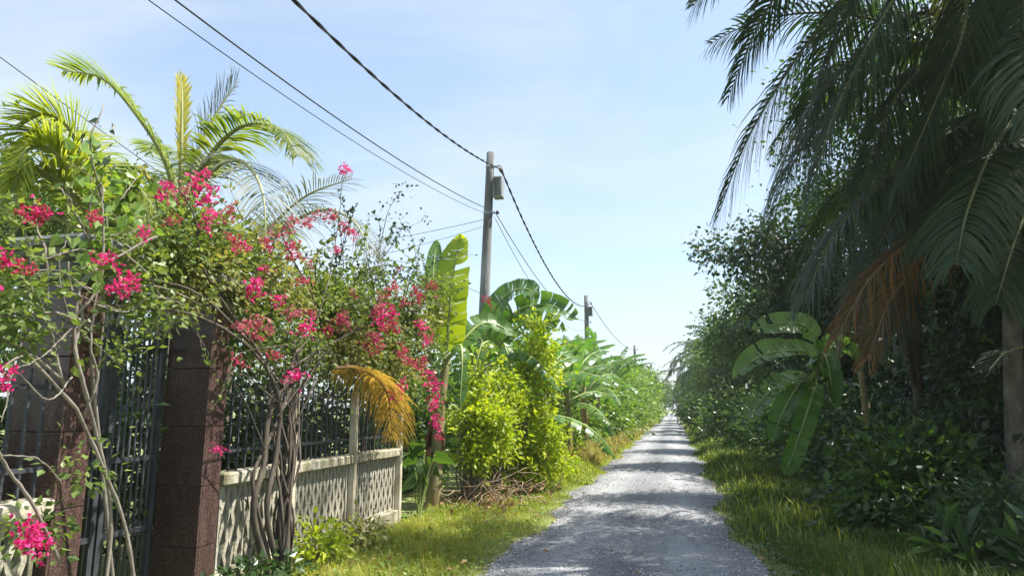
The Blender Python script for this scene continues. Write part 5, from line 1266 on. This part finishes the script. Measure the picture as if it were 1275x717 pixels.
for k, (x, y, h, mt, lab) in enumerate([(-4.0, 17.4, 1.2, 'row', 'leafy shrub at the foot of the first row bananas'), (-3.9, 22.5, 1.3, 'row', 'leafy shrub midway along the left banana row'), (-3.9, 28.5, 1.6, 'row', 'leafy shrub where the left dry grass begins'), (-3.7, 34.0, 3.2, 'row', 'rounded green shrub below the second pole'),
                                        (-3.8, 40.0, 3.9, 'row', 'broad green shrub past the second pole'), (-3.9, 46.0, 4.4, 'row', 'green shrub between the second and third poles'), (-4.0, 54.0, 5.0, 'row', 'bushy shrub just before the third pole'), (-4.0, 63.0, 5.4, 'row', 'tall bush at the foot of the third pole'),
                                        (-4.0, 74.0, 5.8, 'row', 'far bush past the third pole'), (-4.0, 88.0, 6.4, 'row', 'farthest bush on the left verge'), (-5.8, 20.0, 3.2, 'tree_mid', 'darker shrub behind the left banana row, nearest'), (-6.0, 27.0, 3.7, 'tree_mid', 'darker shrub behind the left banana row, middle one'), (-6.2, 37.0, 4.4, 'tree_mid', 'darker shrub behind the left banana row, farthest'),
                                        (-5.6, 13.6, 2.6, 'tree_mid', 'darker shrub behind the near pole')]):
    shrub('leafy_shrub', lab, (x, y, 0), [(x, y, h * .52, h * .42, h * .55, h * .48), (x + .25, y - .3, h * .28, h * .38, h * .42, h * .28), (x - .3, y + .3, h * .8, h * .3, h * .36, h * .24)], mt, .12 + .0035 * y, int(100 + h * 18), 30, 240 + k, HR, 'oval', sig=.2 + .004 * y)

# weeds along the fence foot
WD = 'weeds along the fence foot'
for k, (x, y, h, mt, lab) in enumerate([(-3.55, 6.75, .42, 'lime', 'yellow green weeds at the foot of the slender fence post'), (-3.6, 7.5, .34, 'boug_pale', 'pale weeds between the first and second fence posts'), (-3.5, 5.55, .28, 'under', 'small weeds at the foot of the far gate pillar'), (-3.5, 4.6, .26, 'under', 'small weeds under the iron gate'), (-3.45, 3.3, .40, 'under', 'weeds at the foot of the near fence')]):
    shrub('weed_clump', lab, (x, y, 0), [(x, y, h * .55, .22, .42, h * .5)], mt, .075, 34, 16, 260 + k, WD, 'oval', 'weeds', sig=.08, nst=10, r=.006)

# ------------------------------------------------------------------ verge grass
def verge(name, label, mat, n, xf, y0, y1, hmin, hmax, w, seed, pw=1.6, lean=.5):
    g = np.random.default_rng(seed)
    Y = y0 + (y1 - y0) * g.random(n) ** pw
    x0, x1 = xf(Y)
    X = x0 + (x1 - x0) * g.random(n)
    patch = .5 + .5 * np.sin(X * 2.1 + np.sin(Y * .9) * 2) * np.sin(Y * 1.3 + X)
    keep = g.random(n) < .45 + .55 * patch
    X, Y, patch = X[keep], Y[keep], patch[keep]
    edge = np.clip(np.minimum(abs(X - road_edge(Y, -1)), abs(X - road_edge(Y, 1))) / .5, .25, 1)
    h = (hmin + (hmax - hmin) * g.random(len(X)) ** 1.5 * (.5 + .8 * patch)) * edge
    wv = w * (.7 + .6 * g.random(len(X))) * (1 + Y * .05)
    mb = MB(); blades(mb, X, Y, 0 * X - .01, h, wv, g, lean)
    return tag(link(name, mb.mesh(name, M[mat], False)), label, 'grass', kind='stuff')
verge('verge_grass', 'sunlit short green grass between the fence and the lane', 'grass', 60000, lambda Y: (np.full_like(Y, -3.85), road_edge(Y, -1) - .02), 3.5, 16, .03, .15, .0035, 401, 1.2)
verge('verge_grass', 'grass on the left verge farther along beneath the banana row', 'grass', 22000, lambda Y: (np.full_like(Y, -3.6), road_edge(Y, -1) - .02), 15, 40, .08, .32, .006, 402, 1.3)
verge('dry_grass', 'tall dry yellow grass on the far left verge', 'grass_dry', 16000, lambda Y: (np.full_like(Y, -3.4), road_edge(Y, -1) - .25), 20, 95, .15, .65, .008, 403, 1.5, .6)
verge('dry_grass', 'dry straw stems mixed in the near left verge', 'grass_dry', 9000, lambda Y: (np.full_like(Y, -3.8), road_edge(Y, -1) - .05), 4, 20, .05, .2, .003, 404, 1.2, .8)
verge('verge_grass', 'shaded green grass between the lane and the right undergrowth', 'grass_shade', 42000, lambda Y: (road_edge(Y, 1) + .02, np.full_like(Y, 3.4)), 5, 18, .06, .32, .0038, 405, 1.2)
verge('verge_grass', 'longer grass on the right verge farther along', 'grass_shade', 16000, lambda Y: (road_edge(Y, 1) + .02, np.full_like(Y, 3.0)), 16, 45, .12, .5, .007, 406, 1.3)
verge('verge_grass', 'pale longer grass along the right edge of the lane', 'grass', 3500, lambda Y: (road_edge(Y, 1) + .08, np.full_like(Y, 2.0)), 9, 80, .1, .5, .006, 407, 1.6, .6)

# broad weeds creeping through the grass
def weeds(label, mat, n, x0, x1, y0, y1, seed):
    g = np.random.default_rng(seed)
    k = n // 14
    cx, cy_ = x0 + (x1 - x0) * g.random(k), y0 + (y1 - y0) * g.random(k) ** 1.3
    p = np.stack([np.repeat(cx, 14) + g.normal(0, .09, k * 14), np.repeat(cy_, 14) + g.normal(0, .11, k * 14), .02 + .09 * g.random(k * 14)], -1)
    ok = (p[:, 0] < road_edge(p[:, 1], -1) - .05) | (p[:, 0] > road_edge(p[:, 1], 1) + .05)
    p = p[ok]
    mb = MB(); scatter(mb, 'oval', p, g.normal(0, 1, p.shape) * [1, 1, .3], g.normal(0, .3, p.shape) + UPV, .055 * (.5 + .9 * g.random(len(p))), 1.1)
    tag(link('creeping_weeds', mb.mesh('creeping_weeds', M[mat], False)), label, 'weeds', kind='stuff')
weeds('small broad leaved weeds creeping through the left grass', 'vine_weed', 4200, -3.85, -1.8, 4, 17, 61)
weeds('small broad leaved weeds creeping through the right grass', 'under', 5200, .7, 3.2, 5.5, 18, 62)

# fallen leaves on the verges and the edge of the lane
g = np.random.default_rng(51); n = 420
Y = 5 + 18 * g.random(n) ** 1.2
X = np.where(g.random(n) < .6, road_edge(Y, 1) + g.normal(.6, .8, n), road_edge(Y, -1) + g.normal(-.5, .7, n))
mb = MB(); scatter(mb, 'oval', np.stack([X, Y, .065 + .05 * g.random(n)], -1), g.normal(0, 1, (n, 3)) * [1, 1, .15], g.normal(0, .25, (n, 3)) + UPV, .07 * (.5 + .8 * g.random(n)), .9)
tag(link('fallen_leaves', mb.mesh('fallen_leaves', M['dry_leaf'], False)), 'fallen brown leaves strewn along both edges of the lane', 'leaves', kind='stuff')

# ------------------------------------------------------------------ humid air
m, N, L = newmat('humid_air')
out = N.new('ShaderNodeOutputMaterial'); pv = N.new('ShaderNodeVolumePrincipled')
pv.inputs['Color'].default_value = (.93, .96, 1.0, 1)
pv.inputs['Density'].default_value = HAZE
pv.inputs['Anisotropy'].default_value = .2
L.new(pv.outputs[0], out.inputs['Volume'])
mb = MB(); box(mb, (-720, -320, -1.2), (720, 1520, 12.5))
tag(link('haze', mb.mesh('haze', m, False)), 'thin humid haze over the lane that pales the far palms', 'haze', kind='stuff')
